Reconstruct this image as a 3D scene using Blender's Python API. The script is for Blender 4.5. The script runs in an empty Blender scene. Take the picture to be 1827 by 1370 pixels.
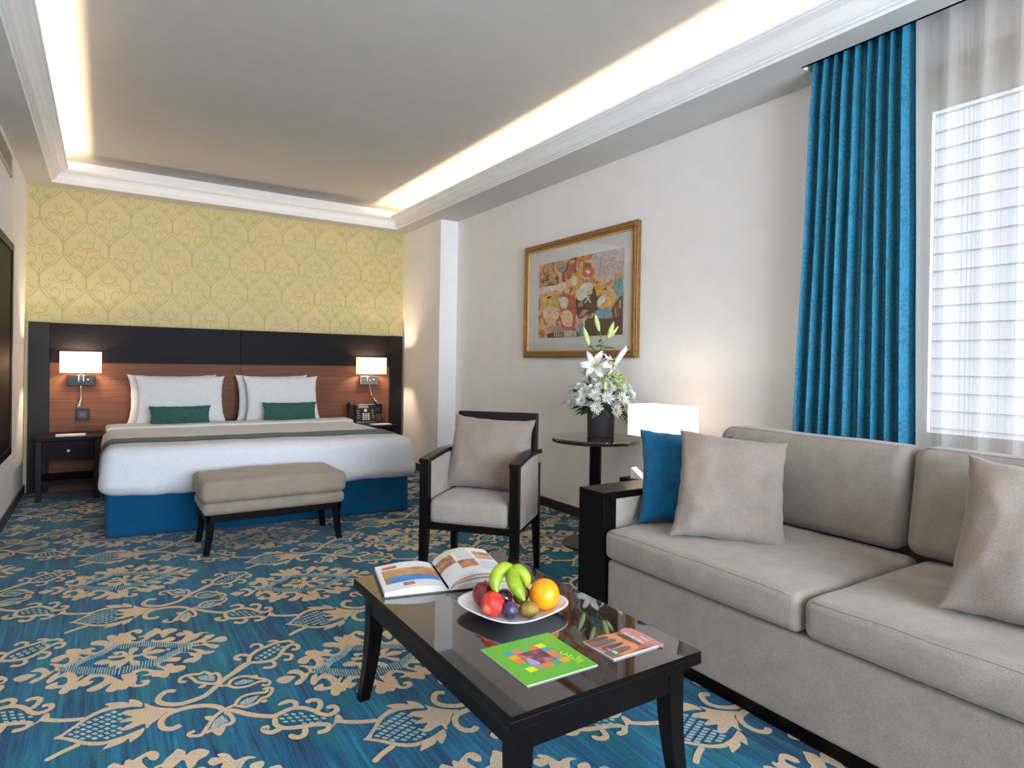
import bpy, math, random, json
from mathutils import Vector, Matrix, noise
from mathutils.geometry import tessellate_polygon
PI = math.pi
random.seed(7)
scn = bpy.context.scene
COL = scn.collection

PAT = json.loads('''{"P":[[[-264,2828],[-248,2845],[-228,2848],[-204,2833],[-196,2824],[-210,2809],[-233,2792],[-251,2800]],[[-217,2868],[-198,2881],[-178,2874],[-167,2854],[-161,2834],[-153,2813],[-162,2797],[-175,2780],[-195,2761],[-212,2762],[-214,2771],[-202,2791],[-185,2801],[-181,2820],[-186,2836],[-202,2853],[-213,2857]],[[-164,2896],[-161,2902],[-138,2886],[-120,2869],[-107,2879],[-103,2904],[-108,2929],[-119,2926],[-128,2911],[-142,2903],[-158,2915],[-163,2935],[-149,2956],[-125,2965],[-115,2965],[-120,2986],[-113,3006],[-97,3006],[-75,2996],[-62,2976],[-40,2984],[-18,2961],[-30,2956],[-36,2944],[-25,2926],[-7,2930],[5,2942],[9,2964],[-6,2986],[-26,2998],[-40,3019],[-31,3040],[-6,3038],[17,3021],[27,3005],[17,3044],[17,3067],[34,3078],[55,3051],[60,3073],[74,3071],[74,3023],[63,3003],[46,2980],[25,2948],[5,2923],[-19,2904],[-45,2917],[-65,2932],[-75,2929],[-65,2911],[-51,2885],[-62,2886],[-72,2903],[-77,2872],[-95,2849],[-110,2838],[-127,2851],[-132,2838],[-138,2823],[-146,2836],[-144,2856],[-150,2874]],[[-154,2811],[-146,2824],[-134,2818],[-127,2819],[-129,2831],[-140,2827],[-148,2831],[-157,2831]],[[-164,2748],[-155,2778],[-144,2797],[-128,2806],[-126,2791],[-132,2774],[-111,2793],[-93,2787],[-79,2758],[-72,2728],[-60,2736],[-53,2737],[-59,2720],[-73,2698],[-64,2697],[-43,2720],[-32,2729],[-13,2721],[13,2702],[35,2668],[50,2639],[65,2609],[64,2546],[52,2558],[45,2553],[31,2547],[13,2562],[16,2584],[31,2615],[16,2609],[-3,2591],[-23,2584],[-40,2595],[-43,2608],[-30,2622],[-13,2631],[5,2650],[9,2673],[-2,2690],[-21,2696],[-33,2689],[-37,2676],[-22,2667],[-34,2649],[-52,2640],[-65,2650],[-73,2634],[-90,2635],[-100,2619],[-114,2618],[-123,2631],[-121,2653],[-114,2666],[-130,2673],[-146,2675],[-162,2690],[-163,2708],[-150,2719],[-133,2724],[-127,2715],[-131,2698],[-112,2691],[-102,2705],[-103,2736],[-111,2756],[-124,2759],[-138,2747],[-151,2730],[-160,2730]],[[90,2836],[88,2867],[93,2895],[110,2897],[121,2884],[120,2866],[107,2850],[97,2831]],[[39,2884],[52,2889],[75,2875],[85,2851],[88,2819],[78,2819],[64,2824],[44,2830],[23,2835],[19,2855],[35,2857],[57,2847],[67,2855],[63,2867],[49,2857],[39,2866]],[[-25,2818],[-9,2836],[17,2835],[32,2812],[56,2803],[80,2806],[90,2794],[83,2770],[69,2750],[51,2733],[41,2741],[47,2763],[32,2755],[20,2765],[24,2788],[5,2791],[-14,2803]],[[88,2784],[92,2741],[102,2721],[114,2720],[122,2740],[118,2760],[106,2770],[96,2791]],[[96,2826],[118,2819],[130,2823],[138,2855],[155,2870],[177,2863],[176,2852],[158,2837],[147,2825],[175,2833],[195,2827],[211,2808],[200,2794],[172,2795],[152,2801],[142,2801],[155,2787],[175,2769],[180,2754],[167,2742],[150,2758],[137,2789],[131,2800],[115,2802],[101,2802]],[[212,2814],[223,2820],[229,2807],[221,2799]],[[78,2837],[96,2835],[105,2811],[96,2776],[86,2776],[77,2802]],[[54,3048],[63,3071],[78,3065],[98,3077],[119,3087],[138,3075],[144,3050],[134,3031],[119,3041],[113,3062],[102,3058],[100,3042],[108,3013],[118,2989],[113,2970],[104,2978],[100,2968],[116,2954],[131,2955],[145,2970],[144,2988],[126,2988],[129,3000],[147,3004],[159,3024],[178,3044],[192,3057],[209,3033],[207,3013],[226,3026],[249,3023],[268,2998],[259,2978],[236,2967],[221,2942],[207,2943],[203,2983],[195,2992],[178,2974],[160,2958],[144,2941],[122,2932],[95,2945],[70,2956],[53,2944],[47,2973],[49,2998]],[[168,2936],[178,2940],[180,2926],[193,2919],[214,2919],[229,2931],[246,2927],[254,2905],[243,2888],[228,2888],[248,2869],[273,2877],[287,2903],[293,2919],[272,2918],[260,2929],[258,2947],[274,2959],[291,2948],[284,2967],[300,2968],[316,2947],[325,2914],[346,2916],[368,2909],[378,2893],[357,2898],[342,2883],[330,2863],[307,2850],[290,2841],[281,2836],[300,2831],[326,2839],[350,2851],[361,2872],[385,2872],[394,2859],[383,2838],[364,2822],[354,2815],[374,2810],[400,2828],[423,2828],[431,2817],[432,2782],[410,2772],[385,2787],[355,2802],[362,2784],[382,2763],[397,2741],[381,2725],[365,2735],[353,2764],[339,2779],[311,2789],[293,2784],[308,2762],[327,2748],[345,2719],[374,2704],[368,2690],[350,2685],[329,2692],[322,2666],[307,2646],[289,2637],[285,2645],[261,2654],[260,2669],[273,2684],[294,2683],[299,2692],[288,2710],[284,2734],[264,2749],[244,2743],[226,2724],[242,2720],[256,2706],[250,2686],[235,2681],[215,2693],[195,2702],[184,2686],[189,2666],[203,2663],[206,2676],[226,2667],[228,2648],[252,2637],[264,2621],[258,2597],[239,2587],[223,2586],[210,2594],[205,2576],[192,2563],[172,2583],[155,2595],[152,2608],[126,2616],[124,2625],[144,2629],[146,2643],[126,2661],[108,2655],[104,2642],[113,2636],[107,2625],[108,2603],[102,2582],[105,2560],[121,2555],[125,2563],[116,2570],[122,2584],[137,2580],[146,2570],[143,2551],[132,2539],[111,2537],[93,2547],[82,2559],[73,2545],[58,2547],[48,2560],[49,2619],[65,2614],[59,2664],[70,2668],[85,2669],[101,2681],[121,2688],[142,2673],[160,2651],[181,2633],[196,2624],[188,2645],[170,2678],[167,2696],[176,2708],[192,2715],[210,2728],[228,2747],[250,2758],[275,2749],[302,2726],[315,2721],[301,2757],[282,2781],[294,2793],[312,2798],[338,2791],[343,2799],[334,2811],[282,2826],[241,2857],[212,2881],[179,2904],[170,2922]],[[-121,2323],[-101,2338],[-81,2360],[-59,2386],[-44,2408],[-18,2427],[10,2442],[24,2441],[10,2467],[30,2467],[60,2454],[78,2439],[80,2460],[100,2445],[115,2416],[116,2395],[110,2389],[87,2403],[63,2410],[40,2417],[16,2416],[-7,2411],[-29,2396],[-51,2373],[-72,2350],[-89,2332],[-97,2318]],[[-121,2325],[-97,2318],[-70,2295],[-48,2269],[-27,2248],[2,2231],[23,2228],[48,2229],[70,2233],[93,2241],[112,2247],[113,2233],[103,2209],[87,2193],[74,2182],[71,2207],[59,2194],[37,2187],[16,2184],[4,2183],[14,2201],[21,2209],[5,2210],[-19,2221],[-44,2240],[-65,2266],[-94,2300]],[[54,2377],[70,2388],[98,2379],[119,2375],[121,2405],[127,2401],[149,2367],[176,2341],[209,2316],[192,2309],[174,2306],[152,2276],[131,2257],[123,2240],[117,2246],[117,2270],[94,2267],[75,2260],[56,2263],[51,2271],[66,2288],[85,2303],[67,2312],[50,2320],[52,2328],[73,2334],[86,2335],[68,2356]],[[284,2429],[299,2440],[314,2437],[305,2419],[289,2418]],[[446,2415],[475,2419],[478,2399],[459,2395]],[[449,2221],[459,2205],[472,2213],[468,2226]],[[280,2218],[303,2209],[305,2196],[291,2186],[281,2197]],[[289,2120],[307,2080],[333,2133],[319,2132]],[[637,2004],[649,2008],[653,1977],[646,1953],[630,1963],[608,1943],[626,1977]]],"S":[[20,[-160,2467],[-149,2458],[-121,2436],[-83,2415],[-44,2401]],[19,[-51,2249],[-71,2241],[-101,2226],[-132,2205]],[23,[216,2440],[190,2453],[167,2429],[161,2396],[180,2365],[219,2341],[257,2343],[298,2356],[326,2387],[345,2410],[376,2449],[411,2476],[459,2516],[474,2533]],[23,[211,2205],[187,2195],[163,2214],[160,2256],[180,2291],[216,2303],[257,2300],[297,2283],[324,2257],[341,2227],[371,2199],[406,2153],[461,2108],[483,2106]],[16,[255,2493],[236,2501],[238,2526],[255,2540],[282,2536],[300,2528],[315,2537],[327,2523],[336,2503],[353,2505],[360,2470],[350,2435],[335,2426],[313,2443],[288,2467],[276,2503],[263,2535]],[14,[346,2403],[374,2392],[392,2421],[420,2431],[453,2417],[472,2390],[496,2364],[505,2335],[492,2318],[476,2333]],[14,[374,2389],[396,2358],[429,2347],[454,2355],[481,2359],[495,2347]],[14,[346,2234],[373,2242],[391,2272],[419,2287],[452,2281],[478,2273],[486,2290],[473,2298]],[14,[479,2300],[501,2292],[497,2267],[478,2241],[457,2238],[439,2217],[423,2212],[405,2208],[384,2226],[373,2240]],[15,[334,2226],[307,2199],[289,2168],[271,2135],[257,2113],[231,2123],[227,2140],[245,2147]],[17,[339,2213],[351,2182],[354,2147],[343,2131],[325,2133],[309,2120],[287,2123],[269,2119]],[19,[370,2437],[404,2475],[440,2514],[470,2531]],[19,[468,2528],[482,2577],[515,2617],[557,2636],[600,2651],[639,2641]],[20,[470,2528],[512,2506],[549,2504],[579,2527],[610,2577],[643,2602],[663,2581],[654,2551],[632,2557]],[18,[537,2630],[537,2666],[513,2680],[500,2657]],[17,[606,2647],[592,2674],[568,2673]],[20,[480,2587],[456,2610],[436,2601],[435,2577],[450,2572]],[18,[547,2493],[550,2464],[534,2446],[506,2459]],[18,[594,2535],[621,2511],[609,2476],[585,2482]],[18,[627,2648],[645,2638],[656,2613]],[21,[469,2090],[463,2053],[477,2023],[505,2006],[544,1994],[578,1983],[605,1962],[589,1938],[561,1940]],[21,[466,2103],[492,2110],[527,2119],[561,2104],[586,2071],[600,2039],[622,2019],[651,2031],[651,2061],[627,2064]],[21,[540,2117],[548,2149],[533,2170],[507,2167],[504,2157]],[21,[598,2063],[616,2095],[616,2126],[596,2138],[579,2129]],[22,[472,2021],[445,2014],[428,2029],[426,2049],[444,2049]],[22,[537,1987],[528,1955],[510,1945],[491,1959],[494,1973]],[20,[353,2218],[384,2182],[427,2132],[464,2104]]],"H":[[[290,2506],[290,2505]],[[295,2506],[294,2490]],[[301,2507],[297,2476]],[[306,2507],[302,2471]],[[312,2507],[307,2467]],[[317,2506],[312,2463]],[[322,2502],[317,2460]],[[328,2498],[322,2456]],[[333,2494],[327,2452]],[[338,2489],[332,2448]],[[343,2485],[337,2444]],[[398,2394],[396,2381]],[[404,2396],[400,2372]],[[410,2398],[405,2371]],[[416,2400],[411,2370]],[[422,2402],[416,2369]],[[428,2404],[421,2367]],[[433,2399],[427,2366]],[[437,2395],[432,2366]],[[442,2390],[438,2367]],[[447,2386],[444,2369]],[[452,2381],[450,2370]],[[457,2377],[456,2371]],[[388,2244],[388,2239]],[[394,2248],[391,2228]],[[400,2252],[396,2225]],[[406,2257],[400,2222]],[[413,2261],[405,2219]],[[418,2262],[410,2216]],[[424,2262],[415,2217]],[[429,2262],[422,2222]],[[434,2262],[428,2227]],[[440,2262],[434,2232]],[[445,2262],[441,2239]],[[451,2262],[449,2251]],[[285,2135],[284,2133]],[[291,2149],[289,2132]],[[298,2162],[294,2131]],[[304,2176],[298,2130]],[[310,2181],[303,2129]],[[316,2185],[308,2132]],[[321,2190],[314,2137]],[[327,2194],[319,2141]],[[330,2185],[324,2143]],[[334,2172],[329,2144]],[[337,2160],[335,2145]],[[340,2149],[340,2147]],[[-130,2796],[-123,2851]],[[-121,2799],[-114,2854]],[[-112,2803],[-105,2858]],[[-103,2806],[-96,2861]],[[-94,2810],[-87,2865]],[[-85,2813],[-78,2868]],[[-78,2820],[-72,2875]],[[-72,2826],[-66,2881]],[[-66,2833],[-59,2888]],[[-59,2840],[-53,2895]],[[-53,2846],[-47,2901]],[[-47,2853],[-40,2908]],[[-39,2857],[-32,2912]],[[-30,2861],[-24,2916]],[[-22,2865],[-16,2920]],[[-14,2869],[-8,2924]],[[-6,2873],[0,2928]],[[1,2877],[8,2932]],[[8,2884],[14,2939]],[[14,2890],[21,2945]],[[20,2897],[27,2952]],[[27,2904],[34,2959]],[[33,2911],[40,2966]],[[40,2917],[46,2972]],[[46,2924],[53,2979]],[[54,2913],[60,2968]],[[61,2902],[68,2957]],[[70,2900],[77,2955]],[[79,2898],[86,2953]],[[88,2896],[94,2951]],[[97,2894],[103,2949]],[[106,2891],[112,2946]],[[114,2889],[121,2944]],[[123,2887],[130,2942]],[[132,2885],[139,2940]],[[140,2880],[146,2935]],[[147,2875],[154,2930]],[[155,2870],[161,2925]],[[162,2865],[169,2920]],[[170,2860],[177,2915]],[[177,2854],[184,2909]],[[185,2849],[192,2904]],[[193,2844],[199,2899]],[[200,2839],[207,2894]],[[208,2834],[214,2889]],[[215,2829],[222,2884]],[[223,2824],[230,2879]],[[231,2818],[237,2873]],[[238,2813],[245,2868]],[[246,2808],[253,2863]],[[254,2802],[261,2857]],[[262,2797],[268,2852]],[[269,2791],[276,2846]],[[277,2786],[284,2841]],[[286,2784],[293,2839]],[[295,2783],[302,2838]],[[304,2781],[311,2836]],[[313,2779],[320,2834]],[[322,2778],[329,2833]],[[-112,2794],[-105,2853]],[[-105,2785],[-98,2845]],[[-98,2777],[-90,2836]],[[-90,2768],[-83,2828]],[[-83,2760],[-76,2820]],[[-75,2753],[-68,2813]],[[-67,2747],[-60,2807]],[[-59,2740],[-52,2800]],[[-51,2734],[-44,2793]],[[-43,2727],[-36,2787]],[[-35,2721],[-28,2780]],[[-27,2715],[-20,2775]],[[-18,2710],[-11,2770]],[[-10,2705],[-3,2765]],[[-2,2700],[4,2760]],[[6,2695],[13,2755]],[[14,2690],[21,2750]],[[22,2685],[29,2745]],[[31,2680],[38,2740]],[[39,2675],[46,2735]],[[52,2672],[59,2732]],[[65,2670],[72,2730]],[[75,2671],[82,2731]],[[85,2673],[92,2733]],[[94,2674],[102,2734]],[[104,2676],[111,2735]],[[114,2677],[121,2737]],[[124,2679],[131,2739]],[[134,2678],[141,2738]],[[143,2678],[151,2738]],[[153,2677],[160,2737]],[[163,2677],[170,2736]],[[171,2682],[178,2742]],[[178,2687],[186,2747]],[[186,2693],[193,2753]],[[194,2698],[201,2758]],[[201,2704],[209,2764]],[[209,2709],[216,2769]],[[217,2715],[224,2775]],[[225,2720],[232,2780]],[[232,2726],[239,2786]],[[240,2731],[247,2791]],[[248,2737],[255,2796]],[[255,2742],[262,2802]],[[263,2748],[270,2808]],[[274,2749],[281,2809]],[[285,2750],[292,2810]],[[296,2751],[303,2811]]],"D":[[[-67,2313],[-77,2328],[-87,2324],[-77,2309]],[[-51,2291],[-62,2306],[-72,2302],[-61,2287]],[[-36,2269],[-46,2284],[-56,2280],[-46,2265]],[[-51,2319],[-62,2334],[-72,2330],[-62,2315]],[[-36,2297],[-46,2312],[-56,2308],[-46,2293]],[[-21,2275],[-31,2289],[-41,2285],[-31,2271]],[[-5,2253],[-15,2267],[-26,2264],[-16,2249]],[[-51,2348],[-62,2363],[-72,2359],[-62,2344]],[[-36,2325],[-46,2340],[-56,2336],[-46,2321]],[[-20,2303],[-30,2318],[-41,2314],[-31,2299]],[[-5,2280],[-15,2295],[-25,2291],[-15,2277]],[[10,2258],[0,2273],[-10,2269],[0,2255]],[[25,2237],[16,2251],[5,2247],[15,2233]],[[-36,2354],[-46,2370],[-57,2365],[-46,2350]],[[-20,2331],[-30,2347],[-41,2342],[-30,2327]],[[-4,2309],[-15,2324],[-25,2320],[-15,2305]],[[11,2286],[1,2301],[-10,2297],[1,2282]],[[26,2264],[16,2279],[6,2275],[16,2260]],[[41,2242],[31,2256],[21,2253],[31,2238]],[[-20,2361],[-30,2376],[-41,2372],[-30,2357]],[[-4,2338],[-14,2353],[-25,2349],[-14,2334]],[[12,2315],[2,2330],[-9,2326],[1,2311]],[[27,2292],[17,2307],[6,2303],[17,2288]],[[42,2270],[32,2284],[22,2281],[32,2266]],[[58,2247],[48,2262],[37,2258],[47,2244]],[[-3,2367],[-14,2383],[-25,2379],[-14,2363]],[[13,2344],[2,2359],[-9,2355],[2,2340]],[[28,2321],[18,2336],[7,2332],[17,2317]],[[44,2298],[33,2313],[23,2309],[33,2294]],[[59,2275],[49,2290],[38,2286],[48,2272]],[[13,2374],[3,2390],[-8,2385],[2,2370]],[[29,2350],[19,2366],[8,2362],[18,2346]],[[45,2327],[34,2342],[23,2338],[34,2323]],[[30,2381],[20,2397],[8,2392],[19,2376]],[[46,2357],[35,2373],[24,2368],[35,2353]],[[62,2333],[51,2349],[40,2345],[50,2329]],[[47,2388],[37,2404],[25,2399],[36,2383]],[[63,2364],[52,2379],[41,2375],[52,2359]],[[511,2546],[504,2561],[492,2552],[499,2537]],[[522,2523],[515,2538],[503,2529],[510,2515]],[[530,2560],[523,2575],[510,2566],[517,2551]],[[540,2537],[533,2552],[521,2543],[528,2528]],[[548,2574],[541,2589],[529,2580],[536,2565]],[[559,2551],[552,2566],[540,2557],[547,2541]],[[568,2588],[561,2604],[548,2594],[555,2579]],[[578,2565],[571,2580],[559,2571],[565,2555]],[[587,2603],[580,2619],[567,2609],[574,2593]],[[598,2579],[591,2595],[578,2585],[585,2569]],[[607,2618],[600,2634],[587,2624],[594,2608]],[[617,2593],[611,2609],[597,2600],[604,2584]],[[496,2065],[492,2079],[479,2084],[483,2070]],[[501,2041],[498,2055],[485,2060],[489,2046]],[[512,2080],[508,2095],[495,2100],[499,2086]],[[517,2056],[514,2071],[501,2076],[504,2061]],[[522,2033],[519,2047],[506,2052],[510,2038]],[[533,2072],[530,2086],[517,2092],[520,2077]],[[539,2048],[535,2062],[522,2067],[526,2053]],[[544,2024],[541,2038],[528,2043],[531,2029]],[[549,2001],[546,2015],[533,2020],[536,2006]],[[555,2063],[552,2078],[539,2083],[542,2068]],[[560,2039],[557,2054],[544,2059],[547,2044]],[[565,2016],[562,2030],[549,2035],[552,2021]],[[570,1992],[567,2006],[554,2011],[558,1998]],[[582,2031],[579,2045],[566,2050],[569,2036]],[[587,2007],[584,2021],[571,2026],[574,2012]],[[592,1984],[589,1998],[576,2003],[579,1989]],[[609,1998],[606,2012],[593,2018],[596,2004]]],"W":[[8,[3,2499],[2,2453]],[8,[25,2472],[12,2439]],[8,[-25,2472],[-12,2439]],[7,[72,2469],[55,2456],[34,2443],[16,2430]],[7,[-72,2469],[-55,2456],[-34,2443],[-16,2430]],[11,[60,2431],[43,2405],[17,2394],[0,2392]],[11,[-60,2431],[-43,2405],[-17,2394],[0,2392]],[9,[0,2387],[5,2341]],[8,[17,2369],[34,2379],[52,2373],[69,2401]],[8,[-17,2369],[-34,2379],[-52,2373],[-69,2401]],[7,[69,2396],[87,2378],[104,2401]],[7,[-69,2396],[-87,2378],[-104,2401]],[9,[25,2252],[22,2287],[35,2317],[61,2326],[83,2311],[70,2294]],[9,[-25,2252],[-22,2287],[-35,2317],[-61,2326],[-83,2311],[-70,2294]],[7,[23,2257],[45,2218],[71,2227],[58,2241]],[7,[-23,2257],[-45,2218],[-71,2227],[-58,2241]],[8,[113,2330],[91,2345],[109,2371]],[8,[-113,2330],[-91,2345],[-109,2371]],[6,[113,2351],[122,2321],[87,2327]],[6,[-113,2351],[-122,2321],[-87,2327]],[5,[0,2336],[1,2285]],[6,[34,2412],[51,2445],[68,2448]],[6,[-34,2412],[-51,2445],[-68,2448]],[9,[169,2452],[166,2410],[170,2369],[171,2338]],[9,[-169,2452],[-166,2410],[-170,2369],[-171,2338]],[6,[171,2338],[145,2293],[106,2246],[54,2209],[20,2169],[5,2127]],[6,[-171,2338],[-145,2293],[-106,2246],[-54,2209],[-20,2169],[-5,2127]],[4,[158,2305],[123,2259],[93,2229],[71,2209],[37,2182],[13,2145]],[4,[-158,2305],[-123,2259],[-93,2229],[-71,2209],[-37,2182],[-13,2145]],[6,[172,2452],[151,2491],[102,2530],[67,2560],[40,2597],[36,2607]],[6,[-172,2452],[-151,2491],[-102,2530],[-67,2560],[-40,2597],[-36,2607]],[4,[165,2477],[129,2508],[85,2537]],[4,[-165,2477],[-129,2508],[-85,2537]],[8,[204,2342],[213,2333],[202,2316],[180,2328],[171,2343]],[8,[-204,2342],[-213,2333],[-202,2316],[-180,2328],[-171,2343]],[5,[88,2229],[66,2242],[54,2225]],[5,[-88,2229],[-66,2242],[-54,2225]],[5,[107,2531],[120,2543],[111,2505]],[5,[-107,2531],[-120,2543],[-111,2505]]],"c0":12}''')
ART = json.loads('''[["grey",[3555,1969],[3229,1973],[3227,1746],[3363,1750],[3490,1808],[3535,1893]],["dark",[4246,1975],[3880,1975],[3563,1965],[3535,1893],[3515,1765],[3619,1718],[3825,1749],[4006,1791],[4241,1794]],["mauve",[4000,1951],[3909,1958],[3878,1917],[3907,1878],[3978,1893]],["pink",[4201,1950],[4169,1971],[4136,1942],[4167,1922]],["pink",[4244,1911],[4211,1931],[4178,1903],[4210,1882]],["pink",[4156,1907],[4125,1927],[4092,1899],[4123,1879]],["pink",[4198,1861],[4166,1881],[4133,1854],[4165,1833]],["pink",[4259,1841],[4226,1862],[4192,1834],[4225,1813]],["ochre",[4115,1952],[4073,1974],[4030,1942],[4071,1921]],["ochre",[4119,1903],[4077,1924],[4034,1893],[4075,1871]],["ochre",[4117,1858],[4076,1880],[4033,1849],[4074,1827]],["ochre",[4069,1822],[4028,1844],[3986,1813],[4026,1791]],["ochre",[4186,1815],[4144,1837],[4100,1806],[4142,1784]],["ochre",[4241,1801],[4197,1823],[4153,1792],[4196,1770]],["ochre",[4060,1877],[4019,1899],[3977,1868],[4017,1846]],["red",[3877,1851],[3858,1903],[3820,1934],[3772,1928],[3781,1882],[3827,1821],[3856,1812]],["red2",[3677,1852],[3641,1883],[3579,1875],[3543,1842],[3559,1810],[3622,1808],[3667,1822]],["cream",[3641,1859],[3605,1861],[3578,1840],[3613,1827]],["orange",[3735,1959],[3662,1967],[3581,1961],[3589,1934],[3679,1934],[3716,1915]],["yellow",[3827,1809],[3789,1847],[3714,1856],[3676,1811],[3693,1754],[3748,1724],[3806,1747]],["pale",[3817,1808],[3770,1833],[3741,1812],[3749,1759],[3797,1770]],["orange2",[3586,1807],[3533,1795],[3540,1745],[3576,1754]],["white",[4240,1781],[4110,1788],[3975,1781],[3954,1749],[4109,1738],[4239,1730]],["cream",[3965,1799],[3885,1797],[3874,1766],[3923,1727],[3974,1750]],["brown",[4239,1723],[3748,1712],[3514,1720],[3221,1638],[3222,1364],[4235,1373]],["gold",[4173,1731],[3973,1732],[3951,1663],[3980,1603],[4170,1622]],["dark",[4129,1702],[4066,1706],[4065,1690],[4118,1685]],["peach",[4175,1603],[4106,1618],[3980,1603],[3958,1540],[4018,1482],[4102,1492],[4168,1539]],["white",[4169,1597],[4127,1607],[4115,1562],[4158,1558]],["red",[3942,1705],[3804,1693],[3756,1659],[3744,1564],[3760,1446],[3826,1419],[3915,1428],[3937,1484],[3950,1607]],["pale",[3952,1675],[3882,1681],[3842,1654],[3860,1601],[3930,1600]],["orange",[3900,1598],[3831,1581],[3859,1559],[3899,1573]],["peach",[3939,1564],[3830,1569],[3781,1530],[3798,1448],[3896,1464],[3927,1514]],["dark",[3826,1593],[3797,1594],[3797,1579],[3821,1577]],["dark",[3747,1694],[3674,1735],[3531,1721],[3510,1560],[3615,1527],[3705,1502],[3739,1563]],["pale",[3747,1682],[3720,1727],[3666,1763],[3585,1766],[3548,1723],[3601,1682],[3663,1640],[3718,1644]],["peach",[3620,1729],[3558,1741],[3556,1678],[3600,1670]],["pink",[3718,1621],[3663,1640],[3671,1594],[3717,1591]],["cream",[3618,1671],[3563,1615],[3577,1611],[3627,1664]],["cream",[3582,1663],[3635,1615],[3648,1619],[3596,1667]],["pink",[3715,1509],[3661,1570],[3597,1560],[3651,1523]],["yellow2",[3514,1742],[3463,1748],[3437,1712],[3478,1660],[3512,1663]],["gold",[3502,1582],[3486,1638],[3394,1686],[3320,1657],[3311,1591],[3391,1564],[3458,1563]],["pale",[3498,1616],[3452,1658],[3393,1653],[3426,1605],[3476,1586]],["pinkg",[3473,1800],[3364,1805],[3323,1767],[3379,1740],[3446,1752]],["red3",[3420,1733],[3339,1764],[3330,1752],[3403,1720]],["orange2",[3324,1800],[3252,1803],[3251,1765],[3315,1766]],["teal",[3322,1756],[3259,1761],[3231,1731],[3229,1644],[3296,1634],[3321,1690]],["blue",[3535,1533],[3467,1557],[3358,1550],[3349,1500],[3482,1491]],["brown2",[3350,1539],[3295,1601],[3229,1634],[3225,1477],[3292,1475]],["red3",[3310,1564],[3298,1566],[3292,1481],[3300,1476]],["cream",[3263,1609],[3251,1608],[3254,1554],[3264,1555]],["dark",[3614,1498],[3357,1484],[3225,1499],[3222,1364],[3629,1368]],["blue",[3713,1456],[3668,1471],[3656,1377],[3702,1373]],["grey",[3865,1414],[3740,1416],[3730,1368],[3864,1369]],["white",[3659,1500],[3632,1522],[3638,1394],[3656,1383]],["mauve",[4038,1451],[3926,1465],[3895,1415],[4026,1407]],["dark",[4110,1404],[3895,1409],[3884,1366],[4110,1369]],["cream",[4016,1404],[4007,1405],[4006,1377],[4015,1376]],["cream",[3991,1403],[3982,1404],[3981,1376],[3991,1375]],["cream",[3967,1402],[3958,1403],[3957,1376],[3966,1375]],["cream",[3942,1402],[3933,1402],[3933,1375],[3942,1374]],["cream",[3918,1401],[3909,1402],[3909,1374],[3918,1373]]]''')

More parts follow.
